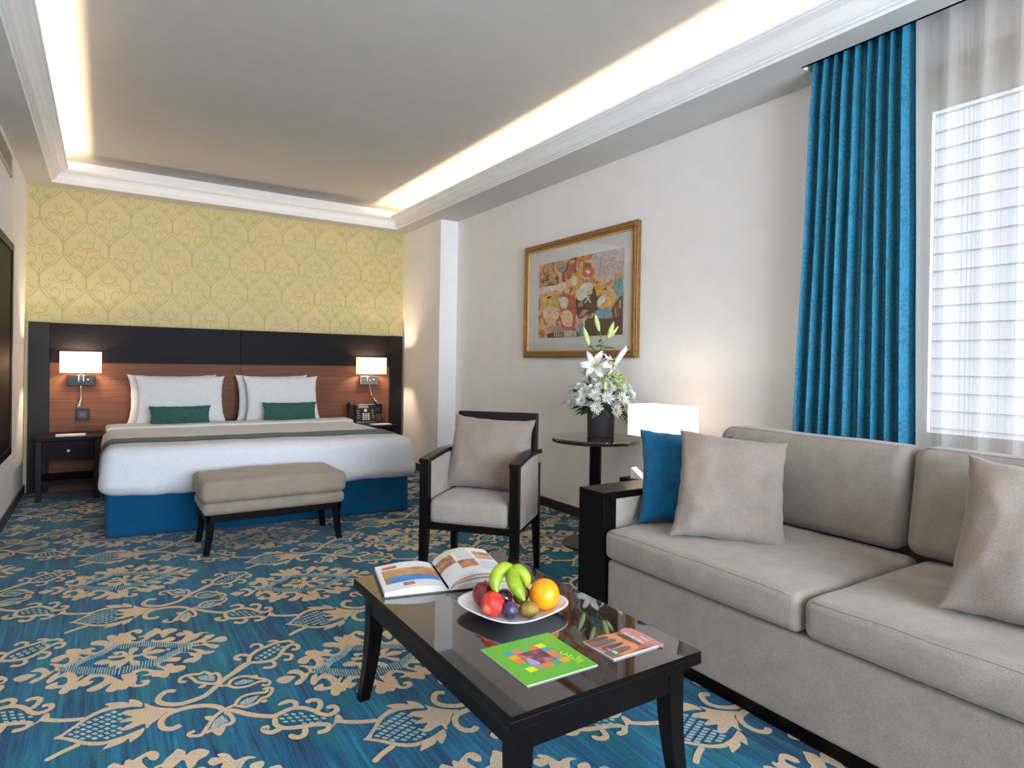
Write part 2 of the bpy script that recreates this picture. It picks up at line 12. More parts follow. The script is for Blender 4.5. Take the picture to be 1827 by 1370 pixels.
# ------------------------------------------------------------------ geometry collector
class G:
    def __init__(s): s.v=[]; s.f=[]; s.m=[]; s.uv=None
    def add(s, vs, fs, mi=0):
        o=len(s.v); s.v += [tuple(p) for p in vs]
        for f in fs: s.f.append(tuple(i+o for i in f)); s.m.append(mi)
        return s
    def merge(s, g, M=None, mi=None):
        o=len(s.v)
        s.v += [tuple(M@Vector(p)) if M else p for p in g.v]
        for f,k in zip(g.f,g.m): s.f.append(tuple(i+o for i in f)); s.m.append(k if mi is None else mi)
        return s
    def xf(s, M): s.v=[tuple(M@Vector(p)) for p in s.v]; return s
    def quad(s,a,b,c,d,mi=0): return s.add([a,b,c,d],[(0,1,2,3)],mi)
    def box(s,x0,x1,y0,y1,z0,z1,mi=0,b=0.0):
        if b>0: return s.rbox((x0+x1)/2,(y0+y1)/2,(z0+z1)/2,(x1-x0),(y1-y0),(z1-z0),b,2,mi=mi)
        v=[(x0,y0,z0),(x1,y0,z0),(x1,y1,z0),(x0,y1,z0),(x0,y0,z1),(x1,y0,z1),(x1,y1,z1),(x0,y1,z1)]
        return s.add(v,[(0,3,2,1),(4,5,6,7),(0,1,5,4),(1,2,6,5),(2,3,7,6),(3,0,4,7)],mi)
    def rbox(s,cx,cy,cz,w,d,h,r,seg=3,n=(1,1,1),mi=0,fn=None):
        """box with rounded edges, optionally subdivided and displaced by fn(p)->p"""
        H=[w/2,d/2,h/2]; r=min(r,min(H)*0.999)
        cs=[]
        for a in range(3):
            c=[]
            for i in range(seg+1): c.append(-H[a]+r*(1-math.cos(i/seg*PI/2)) if False else -H[a]+r*(i/seg))
            inner=H[a]*2-2*r
            for i in range(1,n[a]): c.append(-H[a]+r+inner*i/n[a])
            for i in range(seg+1): c.append(H[a]-r+r*(i/seg))
            c=sorted(set(round(x,6) for x in c)); cs.append(c)
        idx={}; vs=[]; fs=[]
        def V(p):
            k=tuple(round(x,6) for x in p)
            if k in idx: return idx[k]
            inn=[max(-(H[i]-r),min(H[i]-r,p[i])) for i in range(3)]
            dd=[p[i]-inn[i] for i in range(3)]
            # even spread of the rounding
            dd=[math.copysign(math.tan(abs(x)/r*PI/4)*r,x) if r>0 else x for x in dd]
            L=math.sqrt(sum(x*x for x in dd))
            q=[inn[i]+(dd[i]/L*r if L>1e-9 else 0) for i in range(3)]
            q=(q[0]+cx,q[1]+cy,q[2]+cz)
            if fn: q=fn(q)
            idx[k]=len(vs); vs.append(q); return idx[k]
        for a in range(3):
            b,c=(a+1)%3,(a+2)%3
            for sgn in (-1,1):
                for i in range(len(cs[b])-1):
                    for j in range(len(cs[c])-1):
                        q=[]
                        for (u,w_) in ((cs[b][i],cs[c][j]),(cs[b][i+1],cs[c][j]),(cs[b][i+1],cs[c][j+1]),(cs[b][i],cs[c][j+1])):
                            p=[0,0,0]; p[a]=sgn*H[a]; p[b]=u; p[c]=w_; q.append(V(p))
                        fs.append(tuple(q) if sgn>0 else tuple(reversed(q)))
        return s.add(vs,fs,mi)
    def lathe(s,prof,seg=32,c=(0,0),mi=0,sx=1,sy=1):
        vs=[];n=len(prof)
        for r,z in prof:
            for k in range(seg):
                a=2*PI*k/seg; vs.append((c[0]+r*math.cos(a)*sx,c[1]+r*math.sin(a)*sy,z))
        fs=[]
        for i in range(n-1):
            for k in range(seg):
                a=i*seg+k;b=i*seg+(k+1)%seg; fs.append((a,b,b+seg,a+seg))
        if prof[0][0]>1e-5: fs.append(tuple(reversed(range(seg))))
        if prof[-1][0]>1e-5: fs.append(tuple(range((n-1)*seg,n*seg)))
        return s.add(vs,fs,mi)
    def tube(s,pts,rad,seg=8,mi=0,flat=1.0):
        pts=[Vector(p) for p in pts]; n=len(pts)
        rr=rad if isinstance(rad,(list,tuple)) else [rad]*n
        vs=[]; up=Vector((0,0,1)); prev=None
        for i,p in enumerate(pts):
            t=(pts[min(i+1,n-1)]-pts[max(i-1,0)]).normalized()
            if prev is None:
                a=t.cross(up)
                if a.length<.05: a=t.cross(Vector((1,0,0)))
            else: a=prev-t*prev.dot(t)
            a.normalize(); prev=a; b=t.cross(a)
            for k in range(seg):
                th=2*PI*k/seg; vs.append(p+a*math.cos(th)*rr[i]+b*math.sin(th)*rr[i]*flat)
        fs=[(i*seg+k,i*seg+(k+1)%seg,(i+1)*seg+(k+1)%seg,(i+1)*seg+k) for i in range(n-1) for k in range(seg)]
        fs.append(tuple(reversed(range(seg)))); fs.append(tuple(range((n-1)*seg,n*seg)))
        return s.add(vs,fs,mi)
    def flatpoly(s,pts2,mp,mi=0,flip=False):
        """fill a 2D polygon; mp maps (a,b) -> 3D"""
        tri=tessellate_polygon([[Vector((a,b,0)) for a,b in pts2]])
        area=sum(pts2[i-1][0]*pts2[i][1]-pts2[i][0]*pts2[i-1][1] for i in range(len(pts2)))
        fs=[]
        for t in tri:
            a,b,c=[pts2[k] for k in t]
            cr=(b[0]-a[0])*(c[1]-a[1])-(b[1]-a[1])*(c[0]-a[0])
            if abs(cr)<1e-12: continue
            t=tuple(t)
            if (cr<0)!=flip: t=tuple(reversed(t))
            fs.append(t)
        return s.add([mp(a,b) for a,b in pts2],fs,mi)
    def extrude(s,pts2,mp,depth,mi=0):
        """prism: mp(a,b,h) -> 3D"""
        n=len(pts2)
        area=sum(pts2[i-1][0]*pts2[i][1]-pts2[i][0]*pts2[i-1][1] for i in range(n))
        if area<0: pts2=list(reversed(pts2))
        vs=[mp(a,b,0) for a,b in pts2]+[mp(a,b,depth) for a,b in pts2]
        tri=tessellate_polygon([[Vector((a,b,0)) for a,b in pts2]])
        fs=[]
        for t in tri:
            a,b,c=[pts2[k] for k in t]
            if (b[0]-a[0])*(c[1]-a[1])-(b[1]-a[1])*(c[0]-a[0])<0: t=tuple(reversed(t))
            fs.append(tuple(reversed(t))); fs.append(tuple(k+n for k in t))
        for i in range(n): j=(i+1)%n; fs.append((i,j,j+n,i+n))
        return s.add(vs,fs,mi)

def obj(name,g,mats,parent=None,smooth=False,world=True,angle=None):
    if not isinstance(mats,(list,tuple)): mats=[mats]
    vs=g.v
    if parent is not None and world:
        root=parent
        while root.parent: root=root.parent
        inv=(Matrix.Translation(root.location)@root.rotation_euler.to_matrix().to_4x4()).inverted()
        vs=[tuple(inv@Vector(p)) for p in vs]
    me=bpy.data.meshes.new(name); me.from_pydata(vs,[],g.f)
    for m in mats: me.materials.append(m)
    me.polygons.foreach_set('material_index',g.m)
    if smooth or angle is not None: me.polygons.foreach_set('use_smooth',[True]*len(g.f))
    me.update()
    if angle is not None: me.set_sharp_from_angle(angle=math.radians(angle))
    if g.uv:
        l=me.uv_layers.new(name='UVMap')
        for p in me.polygons:
            for li in p.loop_indices: l.data[li].uv=g.uv[me.loops[li].vertex_index]
    o=bpy.data.objects.new(name,me); COL.objects.link(o)
    if parent is not None: o.parent=parent
    return o
def tag(o,label=None,cat=None,group=None,kind=None):
    if label: o['label']=label
    if cat: o['category']=cat
    if group: o['group']=group
    if kind: o['kind']=kind
    return o
def thing(name,label,cat,loc=(0,0,0),rz=0,group=None):
    o=bpy.data.objects.new(name,None); COL.objects.link(o); o.empty_display_size=.05
    o.location=loc; o.rotation_euler=(0,0,rz); return tag(o,label,cat,group)
def rename(o,n): o.name=n
def copy_tree(o,parent=None):
    c=o.copy(); COL.objects.link(c); c.parent=parent
    for ch in o.children: copy_tree(ch,c)
    return c

def crom(pts,closed=False,k=3):
    n=len(pts); out=[]
    rng=range(n) if closed else range(n-1)
    for i in rng:
        if closed: p0,p1,p2,p3=pts[i-1],pts[i],pts[(i+1)%n],pts[(i+2)%n]
        else: p0,p1,p2,p3=pts[max(i-1,0)],pts[i],pts[i+1],pts[min(i+2,n-1)]
        for j in range(k):
            t=j/k
            out.append(tuple(0.5*((2*b)+(-a+c)*t+(2*a-5*b+4*c-d)*t*t+(-a+3*b-3*c+d)*t**3) for a,b,c,d in zip(p0,p1,p2,p3)))
    if not closed: out.append(tuple(pts[-1]))
    return out
def ribbon(pts,w,sx=1,sy=1,taper=True):
    n=len(pts); L=[];R=[]
    for i,p in enumerate(pts):
        a=pts[max(i-1,0)]; b=pts[min(i+1,n-1)]
        tx,ty=b[0]-a[0],b[1]-a[1]; l=math.hypot(tx,ty) or 1
        nx,ny=-ty/l,tx/l
        k=w/2
        if taper and (i==0 or i==n-1): k*=.55
        L.append((p[0]+nx*k*sx,p[1]+ny*k*sy)); R.append((p[0]-nx*k*sx,p[1]-ny*k*sy))
    return L,R

# ------------------------------------------------------------------ materials
def srgb(r,g,b):
    f=lambda c:(c/255/12.92) if c/255<=.04045 else ((c/255+.055)/1.055)**2.4
    return (f(r),f(g),f(b),1)
class N:
    """tiny expression wrapper for math nodes"""
    def __init__(s,nt,sock): s.nt=nt; s.s=sock
    def op(s,o,b=None,c=None,clamp=False):
        n=s.nt.nodes.new('ShaderNodeMath'); n.operation=o; n.use_clamp=clamp
        for i,x in enumerate((s,b,c)):
            if x is None: continue
            if isinstance(x,N): s.nt.links.new(x.s,n.inputs[i])
            else: n.inputs[i].default_value=x
        return N(s.nt,n.outputs[0])
    def __add__(s,b): return s.op('ADD',b)
    def __sub__(s,b): return s.op('SUBTRACT',b)
    def __mul__(s,b): return s.op('MULTIPLY',b)
    def __truediv__(s,b): return s.op('DIVIDE',b)
    def sin(s): return s.op('SINE')
    def abs(s): return s.op('ABSOLUTE')
    def frac(s): return s.op('FRACT')
    def gt(s,b): return s.op('GREATER_THAN',b)
    def lt(s,b): return s.op('LESS_THAN',b)
def mat(name):
    m=bpy.data.materials.new(name); m.use_nodes=True
    nt=m.node_tree; b=nt.nodes['Principled BSDF']; return m,nt,b
def coords(nt,kind='Object',scale=(1,1,1),rot=(0,0,0)):
    tc=nt.nodes.new('ShaderNodeTexCoord'); mp=nt.nodes.new('ShaderNodeMapping')
    mp.inputs['Scale'].default_value=scale; mp.inputs['Rotation'].default_value=rot
    nt.links.new(tc.outputs[kind],mp.inputs[0]); return mp.outputs[0]
def noisetex(nt,co,scale=5,detail=4,rough=.5,dist=0):
    n=nt.nodes.new('ShaderNodeTexNoise'); n.inputs['Scale'].default_value=scale; n.inputs['Detail'].default_value=detail
    n.inputs['Roughness'].default_value=rough; n.inputs['Distortion'].default_value=dist
    nt.links.new(co,n.inputs['Vector']); return n.outputs['Fac']
def ramp(nt,fac,stops):
    r=nt.nodes.new('ShaderNodeValToRGB'); e=r.color_ramp.elements
    while len(e)<len(stops): e.new(.5)
    for i,(p,c) in enumerate(stops): e[i].position=p; e[i].color=c
    nt.links.new(fac,r.inputs[0]); return r.outputs[0]
def mix(nt,fac,a,b,mode='MIX'):
    n=nt.nodes.new('ShaderNodeMix'); n.data_type='RGBA'; n.blend_type=mode
    for k,x in ((0,fac),(6,a),(7,b)):
        if hasattr(x,'links') or hasattr(x,'is_linked'): nt.links.new(x,n.inputs[k])
        elif isinstance(x,N): nt.links.new(x.s,n.inputs[k])
        else: n.inputs[k].default_value=x
    return n.outputs[2]
def bump(nt,b,h,strength=.2,dist=.01):
    n=nt.nodes.new('ShaderNodeBump'); n.inputs['Strength'].default_value=strength; n.inputs['Distance'].default_value=dist
    nt.links.new(h.s if isinstance(h,N) else h,n.inputs['Height']); nt.links.new(n.outputs[0],b.inputs['Normal'])
def plain(name,c,rough=.5,metal=0,spec=.5,var=.0,bscale=0,bstr=.1,coat=0,ior=None,scale=8):
    m,nt,b=mat(name); b.inputs['Base Color'].default_value=c
    b.inputs['Roughness'].default_value=rough; b.inputs['Metallic'].default_value=metal
    b.inputs['Specular IOR Level'].default_value=spec; b.inputs['Coat Weight'].default_value=coat
    if ior: b.inputs['IOR'].default_value=ior
    co=coords(nt)
    f=noisetex(nt,co,scale,3)
    v=max(var,.02)
    d=tuple(x*(1-v) for x in c[:3])+(1,); l=tuple(min(1,x*(1+v)) for x in c[:3])+(1,)
    nt.links.new(ramp(nt,f,[(.3,d),(.7,l)]),b.inputs['Base Color'])
    if bscale: bump(nt,b,noisetex(nt,co,bscale,3),bstr,.002)
    return m
def fabric(name,c,rough=.9,sheen=.3,var=.08,weave=900,scale=14,bs=.15):
    m,nt,b=mat(name); co=coords(nt)
    f=noisetex(nt,co,scale,5,.6); g=noisetex(nt,co,weave*.35,2)
    d=tuple(x*(1-var) for x in c[:3])+(1,); l=tuple(min(1,x*(1+var)) for x in c[:3])+(1,)
    base=ramp(nt,f,[(.35,d),(.65,l)])
    fine=ramp(nt,g,[(.35,(.82,.82,.82,1)),(.65,(1.1,1.1,1.1,1))])
    nt.links.new(mix(nt,1.0,base,fine,'MULTIPLY'),b.inputs['Base Color'])
    b.inputs['Roughness'].default_value=rough; b.inputs['Sheen Weight'].default_value=sheen; b.inputs['Sheen Roughness'].default_value=.5
    b.inputs['Specular IOR Level'].default_value=.2
    bump(nt,b,noisetex(nt,co,weave*.3,2),bs,.001)
    return m
def wood(name,c1,c2,rough=.35,axis=0,coat=.0,fine=60,spec=.5):
    m,nt,b=mat(name); sc=[fine,fine,fine]; sc[axis]=2.0
    co=coords(nt,'Object',tuple(sc)); f=noisetex(nt,co,1.0,6,.65,.3)
    sc2=[9,9,9]; sc2[axis]=.5
    f2=noisetex(nt,coords(nt,'Object',tuple(sc2)),1,3)
    col=ramp(nt,f,[(.3,c1),(.7,c2)]); col2=ramp(nt,f2,[(.3,(.8,.8,.8,1)),(.7,(1.15,1.15,1.15,1))])
    nt.links.new(mix(nt,1.0,col,col2,'MULTIPLY'),b.inputs['Base Color'])
    b.inputs['Roughness'].default_value=rough; b.inputs['Coat Weight'].default_value=coat; b.inputs['Specular IOR Level'].default_value=spec
    bump(nt,b,f,.05,.001); return m

M={}
M['wall']=plain('wall_paint',srgb(244,241,240),.85,spec=.25,bscale=220,bstr=.04)
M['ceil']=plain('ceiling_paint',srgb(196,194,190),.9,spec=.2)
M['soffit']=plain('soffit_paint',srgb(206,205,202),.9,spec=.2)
M['cornice']=plain('cornice_paint',srgb(245,244,243),.6,spec=.3)
M['dark']=wood('espresso_wood',srgb(18,14,15),srgb(28,21,21),.4,2,coat=.0,spec=.2)
M['darkx']=wood('espresso_wood_horizontal',srgb(16,13,16),srgb(24,20,23),.5,0,coat=.0,spec=.12)
M['black']=wood('near_black_lacquer',srgb(7,5,5),srgb(12,9,8),.3,2,coat=.0,spec=.16)
M['walnut']=wood('walnut_veneer',srgb(98,62,46),srgb(128,86,64),.55,0,fine=90,spec=.2)
M['base']=wood('baseboard_wood',srgb(44,30,26),srgb(60,42,36),.35,1)
M['taupe']=fabric('taupe_velvet',srgb(148,139,130),.9,.25)
M['taupe2']=fabric('taupe_suede_cushion',srgb(138,126,116),.9,.25,var=.06)
M['bench']=fabric('bench_velvet',srgb(146,133,119),.9,.2)
M['white']=fabric('white_linen',srgb(222,223,227),.85,.1,var=.015,bs=.08)
M['cream']=fabric('cream_sheet',srgb(220,213,205),.85,.1,var=.02,bs=.08)
M['teal']=fabric('skirt_blue',srgb(0,76,116),.9,.1,var=.12,scale=6)
M['bluep']=fabric('blue_velvet',srgb(0,82,122),.85,.15,var=.15,scale=30)
M['green']=fabric('green_weave',srgb(48,88,80),.9,.1,var=.2,scale=60)
M['stripe']=fabric('slate_stripe',srgb(72,92,98),.9,.1,var=.05)
M['chrome']=plain('brushed_chrome',srgb(200,198,196),.18,1,.5)
M['dchrome']=plain('black_glass_plate',srgb(10,10,14),.3,.0,.25)
M['plastic']=plain('black_plastic',srgb(20,20,22),.35,0,.5)
M['grey']=plain('grey_plastic',srgb(150,152,150),.4)
M['key']=plain('white_key',srgb(215,215,205),.5)
M['paper']=plain('white_paper',srgb(238,238,240),.6)
M['pageedge']=plain('page_edges',srgb(215,212,205),.8,var=.1,scale=400)
M['ceramic']=plain('white_ceramic',srgb(238,239,242),.12,0,.6,coat=.5)
M['vase']=plain('charcoal_vase',srgb(48,48,52),.55,0,.4,var=.15,bscale=60)
M['gold']=plain('gilt_frame',srgb(150,112,66),.4,.55,.5,var=.25,scale=60,bscale=120,bstr=.3)
M['gold2']=plain('gilt_fillet',srgb(216,180,110),.35,.6,.5,var=.1)
M['mat']=plain('picture_mount',srgb(214,216,216),.5)
M['leaf']=plain('leaf_green',srgb(70,105,45),.5,var=.35,scale=30)
M['leafd']=plain('dark_leaf',srgb(40,66,34),.5,var=.3,scale=30)
M['lime']=plain('lime_hydrangea',srgb(150,180,85),.6,var=.3,scale=80)
M['bud']=plain('lily_bud_green',srgb(190,208,130),.5,var=.12,scale=20)
M['petal']=plain('white_petal',srgb(220,221,216),.6,var=.03)
M['yolk']=plain('yellow_flower_centre',srgb(220,190,90),.7,var=.2,scale=200)
M['alu']=plain('white_window_frame',srgb(228,222,212),.45)
M['metalgrey']=plain('vent_metal',srgb(190,182,170),.5)
M['ventdark']=plain('vent_shadow',srgb(60,56,52),.8)
M['siding']=plain('white_siding',srgb(136,132,129),.7,var=.03)
M['rail']=plain('curtain_track',srgb(210,206,200),.5)

# glossy dark glass table top
m,nt,b=mat('dark_table_glass'); b.inputs['Base Color'].default_value=srgb(34,27,22); b.inputs['Roughness'].default_value=.03
b.inputs['Coat Weight'].default_value=1; b.inputs['Coat Roughness'].default_value=.02; b.inputs['Coat IOR'].default_value=1.6; b.inputs['IOR'].default_value=1.6
nt.links.new(ramp(nt,noisetex(nt,coords(nt),3,2),[(.3,srgb(30,24,20)),(.7,srgb(38,30,25))]),b.inputs['Base Color'])
M['glasstop']=m
# lamp shades: translucent cloth that glows
def shade(name,c,em):
    m,nt,b=mat(name); nt.nodes.remove(b)
    out=nt.nodes['Material Output']
    e=nt.nodes.new('ShaderNodeEmission'); e.inputs[0].default_value=c; e.inputs[1].default_value=em
    t=nt.nodes.new('ShaderNodeBsdfTranslucent'); t.inputs[0].default_value=(.9,.85,.75,1)
    d=nt.nodes.new('ShaderNodeBsdfDiffuse'); d.inputs[0].default_value=(.85,.82,.76,1)
    co=coords(nt,'Object',(1,1,1)); f=noisetex(nt,co,250,2)
    nt.links.new(ramp(nt,f,[(.3,(.82,.74,.62,1)),(.7,(.92,.86,.74,1))]),t.inputs[0])
    m1=nt.nodes.new('ShaderNodeMixShader'); m1.inputs[0].default_value=.5
    nt.links.new(t.outputs[0],m1.inputs[1]); nt.links.new(d.outputs[0],m1.inputs[2])
    a=nt.nodes.new('ShaderNodeAddShader'); nt.links.new(m1.outputs[0],a.inputs[0]); nt.links.new(e.outputs[0],a.inputs[1])
    nt.links.new(a.outputs[0],out.inputs[0]); return m
M['shadetrim']=plain('shade_trim',srgb(120,110,96),.7)
M['shade']=shade('sconce_shade_cloth',(1,.78,.52,1),.25)
M['shade2']=shade('lamp_shade_cloth',(1,.90,.78,1),.32)
# window glass
m,nt,b=mat('window_glass'); nt.nodes.remove(b)
tr=nt.nodes.new('ShaderNodeBsdfTransparent'); gl=nt.nodes.new('ShaderNodeBsdfGlossy'); gl.inputs['Roughness'].default_value=.02
fr=nt.nodes.new('ShaderNodeFresnel'); fr.inputs[0].default_value=1.45; mx=nt.nodes.new('ShaderNodeMixShader')
nt.links.new(ramp(nt,noisetex(nt,coords(nt),1,1),[(0,(.94,.96,.97,1)),(1,(.96,.98,.98,1))]),tr.inputs[0])
nt.links.new(fr.outputs[0],mx.inputs[0]); nt.links.new(tr.outputs[0],mx.inputs[1]); nt.links.new(gl.outputs[0],mx.inputs[2])
nt.links.new(mx.outputs[0],nt.nodes['Material Output'].inputs[0]); M['glass']=m
# led strip
m,nt,b=mat('warm_led_strip'); nt.nodes.remove(b)
e=nt.nodes.new('ShaderNodeEmission'); e.inputs[1].default_value=95
nt.links.new(ramp(nt,noisetex(nt,coords(nt),2,1),[(0,(1,.74,.45,1)),(1,(1,.76,.47,1))]),e.inputs[0])
nt.links.new(e.outputs[0],nt.nodes['Material Output'].inputs[0]); M['led']=m

# carpet ground: blue/teal streaks along the room
m,nt,b=mat('carpet_blue_ground')
s1=noisetex(nt,coords(nt,'Object',(75,2.2,1)),1,3,.6); s2=noisetex(nt,coords(nt,'Object',(9,1.2,1)),1,3)
s3=noisetex(nt,coords(nt,'Object',(330,120,1)),1,2)
mixv=N(nt,s1)*.6+N(nt,s2)*.4
c=ramp(nt,mixv.s,[(.36,srgb(0,44,76)),(.46,srgb(0,74,112)),(.54,srgb(0,98,134)),(.64,srgb(16,130,148))])
g=ramp(nt,noisetex(nt,coords(nt,'Object',(24,3,1)),1,4,.7),[(.50,(0,0,0,1)),(.62,(1,1,1,1))])
c=mix(nt,g,c,srgb(6,100,112))
gr=ramp(nt,s3,[(.3,(.62,.62,.62,1)),(.7,(1.25,1.25,1.25,1))])
nt.links.new(mix(nt,1.0,c,gr,'MULTIPLY'),b.inputs['Base Color'])
b.inputs['Roughness'].default_value=.95; b.inputs['Specular IOR Level'].default_value=.1; b.inputs['Sheen Weight'].default_value=.12
bump(nt,b,s3,.5,.002); M['carpet']=m
def carpetcol(name,cols,gscale=(260,110,1)):
    m,nt,b=mat(name)
    f=noisetex(nt,coords(nt,'Object',(45,14,1)),1,4,.7); s3=noisetex(nt,coords(nt,'Object',gscale),1,2)
    c=ramp(nt,f,cols); gr=ramp(nt,s3,[(.3,(.78,.78,.78,1)),(.7,(1.12,1.12,1.12,1))])
    nt.links.new(mix(nt,1.0,c,gr,'MULTIPLY'),b.inputs['Base Color']); b.inputs['Roughness'].default_value=.95
    b.inputs['Specular IOR Level'].default_value=.1; bump(nt,b,s3,.5,.002); return m
M['tan']=carpetcol('carpet_beige_motif',[(.35,srgb(200,180,158)),(.5,srgb(216,192,162)),(.68,srgb(224,182,130))])
M['pale']=carpetcol('carpet_pale_motif',[(.35,srgb(142,176,182)),(.65,srgb(196,208,198))])

# wallpaper
m,nt,b=mat('wallpaper_green')
f=noisetex(nt,coords(nt,'Object',(2.2,1,2.2)),1,3)
c=ramp(nt,f,[(.35,srgb(200,195,138)),(.6,srgb(212,194,142))])
st=noisetex(nt,coords(nt,'Object',(300,1,8)),1,2)
nt.links.new(mix(nt,1.0,c,ramp(nt,st,[(.3,(.95,.95,.95,1)),(.7,(1.03,1.03,1.03,1))]),'MULTIPLY'),b.inputs['Base Color'])
b.inputs['Roughness'].default_value=.6; M['paper_green']=m
M['damask']=plain('wallpaper_gold_print',srgb(188,171,106),.55,.0,.3,var=.06,scale=10)

# teal curtain with daisy outlines (UV in metres along the cloth)
m,nt,b=mat('teal_daisy_curtain')
tc=nt.nodes.new('ShaderNodeTexCoord'); sp=nt.nodes.new('ShaderNodeSeparateXYZ'); nt.links.new(tc.outputs['UV'],sp.inputs[0])
u=N(nt,sp.outputs[0]); v=N(nt,sp.outputs[1])
def daisy(u0,v0,pu,pv,R,pet,w):
    row=((v+v0)/pv).op('FLOOR')
    x=(((u+u0)/pu+row*.5).frac()-.5)*pu; y=(((v+v0)/pv).frac()-.5)*pv
    r=(x*x+y*y).op('SQRT'); a=y.op('ARCTAN2',x)
    k=(a*(pet/2)).sin().abs()           # petal profile
    rad=k.op('POWER',.5)*R*.62+R*.38
    edge=((r-rad).abs()).lt(w)
    rays=((a*(pet/2)).sin().abs()).lt(.22)
    rays=rays*(r.gt(R*.38))*(r.lt(R*.9))
    inner=((r-R*.30).abs()).lt(w*.6)*(((a*6.0).sin()).gt(0.0))
    return edge.op('MAXIMUM',rays).op('MAXIMUM',inner)
d1=daisy(0,0,.22,.26,.108,22,.0035); d2=daisy(.11,.13,.22,.26,.036,8,.0035)
d=d1.op('MAXIMUM',d2)
fn=noisetex(nt,coords(nt,'Object',(1,1,1)),60,4)
base=ramp(nt,fn,[(.35,srgb(0,100,132)),(.65,srgb(10,122,150))])
col=mix(nt,d*.7,base,srgb(0,58,86))
nt.links.new(col,b.inputs['Base Color']); b.inputs['Roughness'].default_value=.7; b.inputs['Sheen Weight'].default_value=.25
bump(nt,b,d,.4,.002); M['curtain']=m
# sheer
m,nt,b=mat('striped_sheer'); nt.nodes.remove(b)
tc=nt.nodes.new('ShaderNodeTexCoord'); sp=nt.nodes.new('ShaderNodeSeparateXYZ'); nt.links.new(tc.outputs['UV'],sp.inputs[0])
cu=nt.nodes.new('ShaderNodeCombineXYZ'); nt.links.new((N(nt,sp.outputs[0])*170).s,cu.inputs[0])
n1=noisetex(nt,cu.outputs[0],1,3,.7)
tl=nt.nodes.new('ShaderNodeBsdfTranslucent'); df=nt.nodes.new('ShaderNodeBsdfDiffuse'); tp=nt.nodes.new('ShaderNodeBsdfTransparent')
cc=ramp(nt,n1,[(.35,srgb(206,190,166)),(.5,srgb(226,222,218)),(.65,srgb(240,240,242))])
nt.links.new(cc,tl.inputs[0]); nt.links.new(cc,df.inputs[0])
a=nt.nodes.new('ShaderNodeMixShader'); a.inputs[0].default_value=.45; nt.links.new(tl.outputs[0],a.inputs[1]); nt.links.new(df.outputs[0],a.inputs[2])
fac=ramp(nt,n1,[(.38,(.74,.74,.74,1)),(.62,(.42,.42,.42,1))])
x=nt.nodes.new('ShaderNodeMixShader'); nt.links.new(fac,x.inputs[0]); nt.links.new(tp.outputs[0],x.inputs[1]); nt.links.new(a.outputs[0],x.inputs[2])
nt.links.new(x.outputs[0],nt.nodes['Material Output'].inputs[0]); M['sheer']=m

def fruitmat(name,stops,scale=6,rough=.35,bsc=0,bst=.1,dist=.5,coat=0):
    m,nt,b=mat(name); co=coords(nt)
    nt.links.new(ramp(nt,noisetex(nt,co,scale,4,.6,dist),stops),b.inputs['Base Color']); b.inputs['Roughness'].default_value=rough
    b.inputs['Coat Weight'].default_value=coat
    if bsc: bump(nt,b,noisetex(nt,co,bsc,2),bst,.001)
    return m
M['apple']=fruitmat('dark_red_apple',[(.3,srgb(92,8,16)),(.7,srgb(140,22,32))],30,.2,coat=.4)
M['peach']=fruitmat('red_peach',[(.36,srgb(176,22,20)),(.52,srgb(200,52,40)),(.66,srgb(222,128,92))],26,.6)
M['plum']=fruitmat('purple_plum',[(.3,srgb(46,16,40)),(.7,srgb(84,28,52))],30,.2,coat=.3)
M['plum2']=fruitmat('dusty_plum',[(.3,srgb(38,28,52)),(.55,srgb(66,56,86)),(.75,srgb(110,104,128))],50,.4)
M['kiwi']=fruitmat('kiwi_skin',[(.3,srgb(106,88,30)),(.7,srgb(150,122,46))],60,.6,500,.3)
M['kiwi2']=fruitmat('brown_kiwi_skin',[(.3,srgb(96,66,36)),(.7,srgb(132,92,54))],60,.7,500,.3)
M['banana']=fruitmat('green_yellow_banana',[(.35,srgb(118,150,22)),(.65,srgb(168,180,40))],18,.4)
M['bananatip']=plain('banana_tip',srgb(70,58,30),.7)
M['orange']=fruitmat('orange_peel',[(.3,srgb(246,140,6)),(.7,srgb(255,166,20))],12,.35,420,.35)
C=lambda n,r,g,b,ro=.45: plain(n,srgb(r,g,b),ro)

# ------------------------------------------------------------------ room
XL,XR,XRC,YB,YF=-0.574,3.023,2.828,6.66,-2.2
ZS,ZC=2.607,2.85
COLY=5.725
# floor with woven motif
gf=G(); gf.quad((XL-.1,YF-.1,0),(XR+.3,YF-.1,0),(XR+.3,YB+.1,0),(XL-.1,YB+.1,0),0)
cell=G()
def fmp(z): return lambda a,b: (a,b,z)
ZK=[.0005]
def nz(): ZK[0]+=.000045; return ZK[0]
for p in PAT['P']:
    pts=crom([(x/1000,y/1000) for x,y in p],True,3); cell.flatpoly(pts,fmp(nz()),1)
for s_ in PAT['S']:
    w=s_[0]/1000; pts=crom([(x/1000,y/1000) for x,y in s_[1:]],False,4)
    L_,R_=ribbon(pts,w,.85,1.12); z_=nz()
    for i in range(len(L_)-1):
        q=[L_[i],R_[i],R_[i+1],L_[i+1]]
        cell.add([(a,b,z_) for a,b in q],[(0,1,2,3)],1)
ZD=nz()
for h in PAT['H']:
    ZK[0]+=.000002; ZH=ZK[0]
    (x0,y0),(x1,y1)=[(x/1000,y/1000) for x,y in h]
    cell.add([(x0-.0023,y0,ZH),(x0+.0023,y0,ZH),(x1+.0023,y1,ZH),(x1-.0023,y1,ZH)],[(0,1,2,3)],2)
for d_ in PAT['D']:
    cell.add([(x/1000,y/1000,ZD) for x,y in d_],[(3,2,1,0)],2)
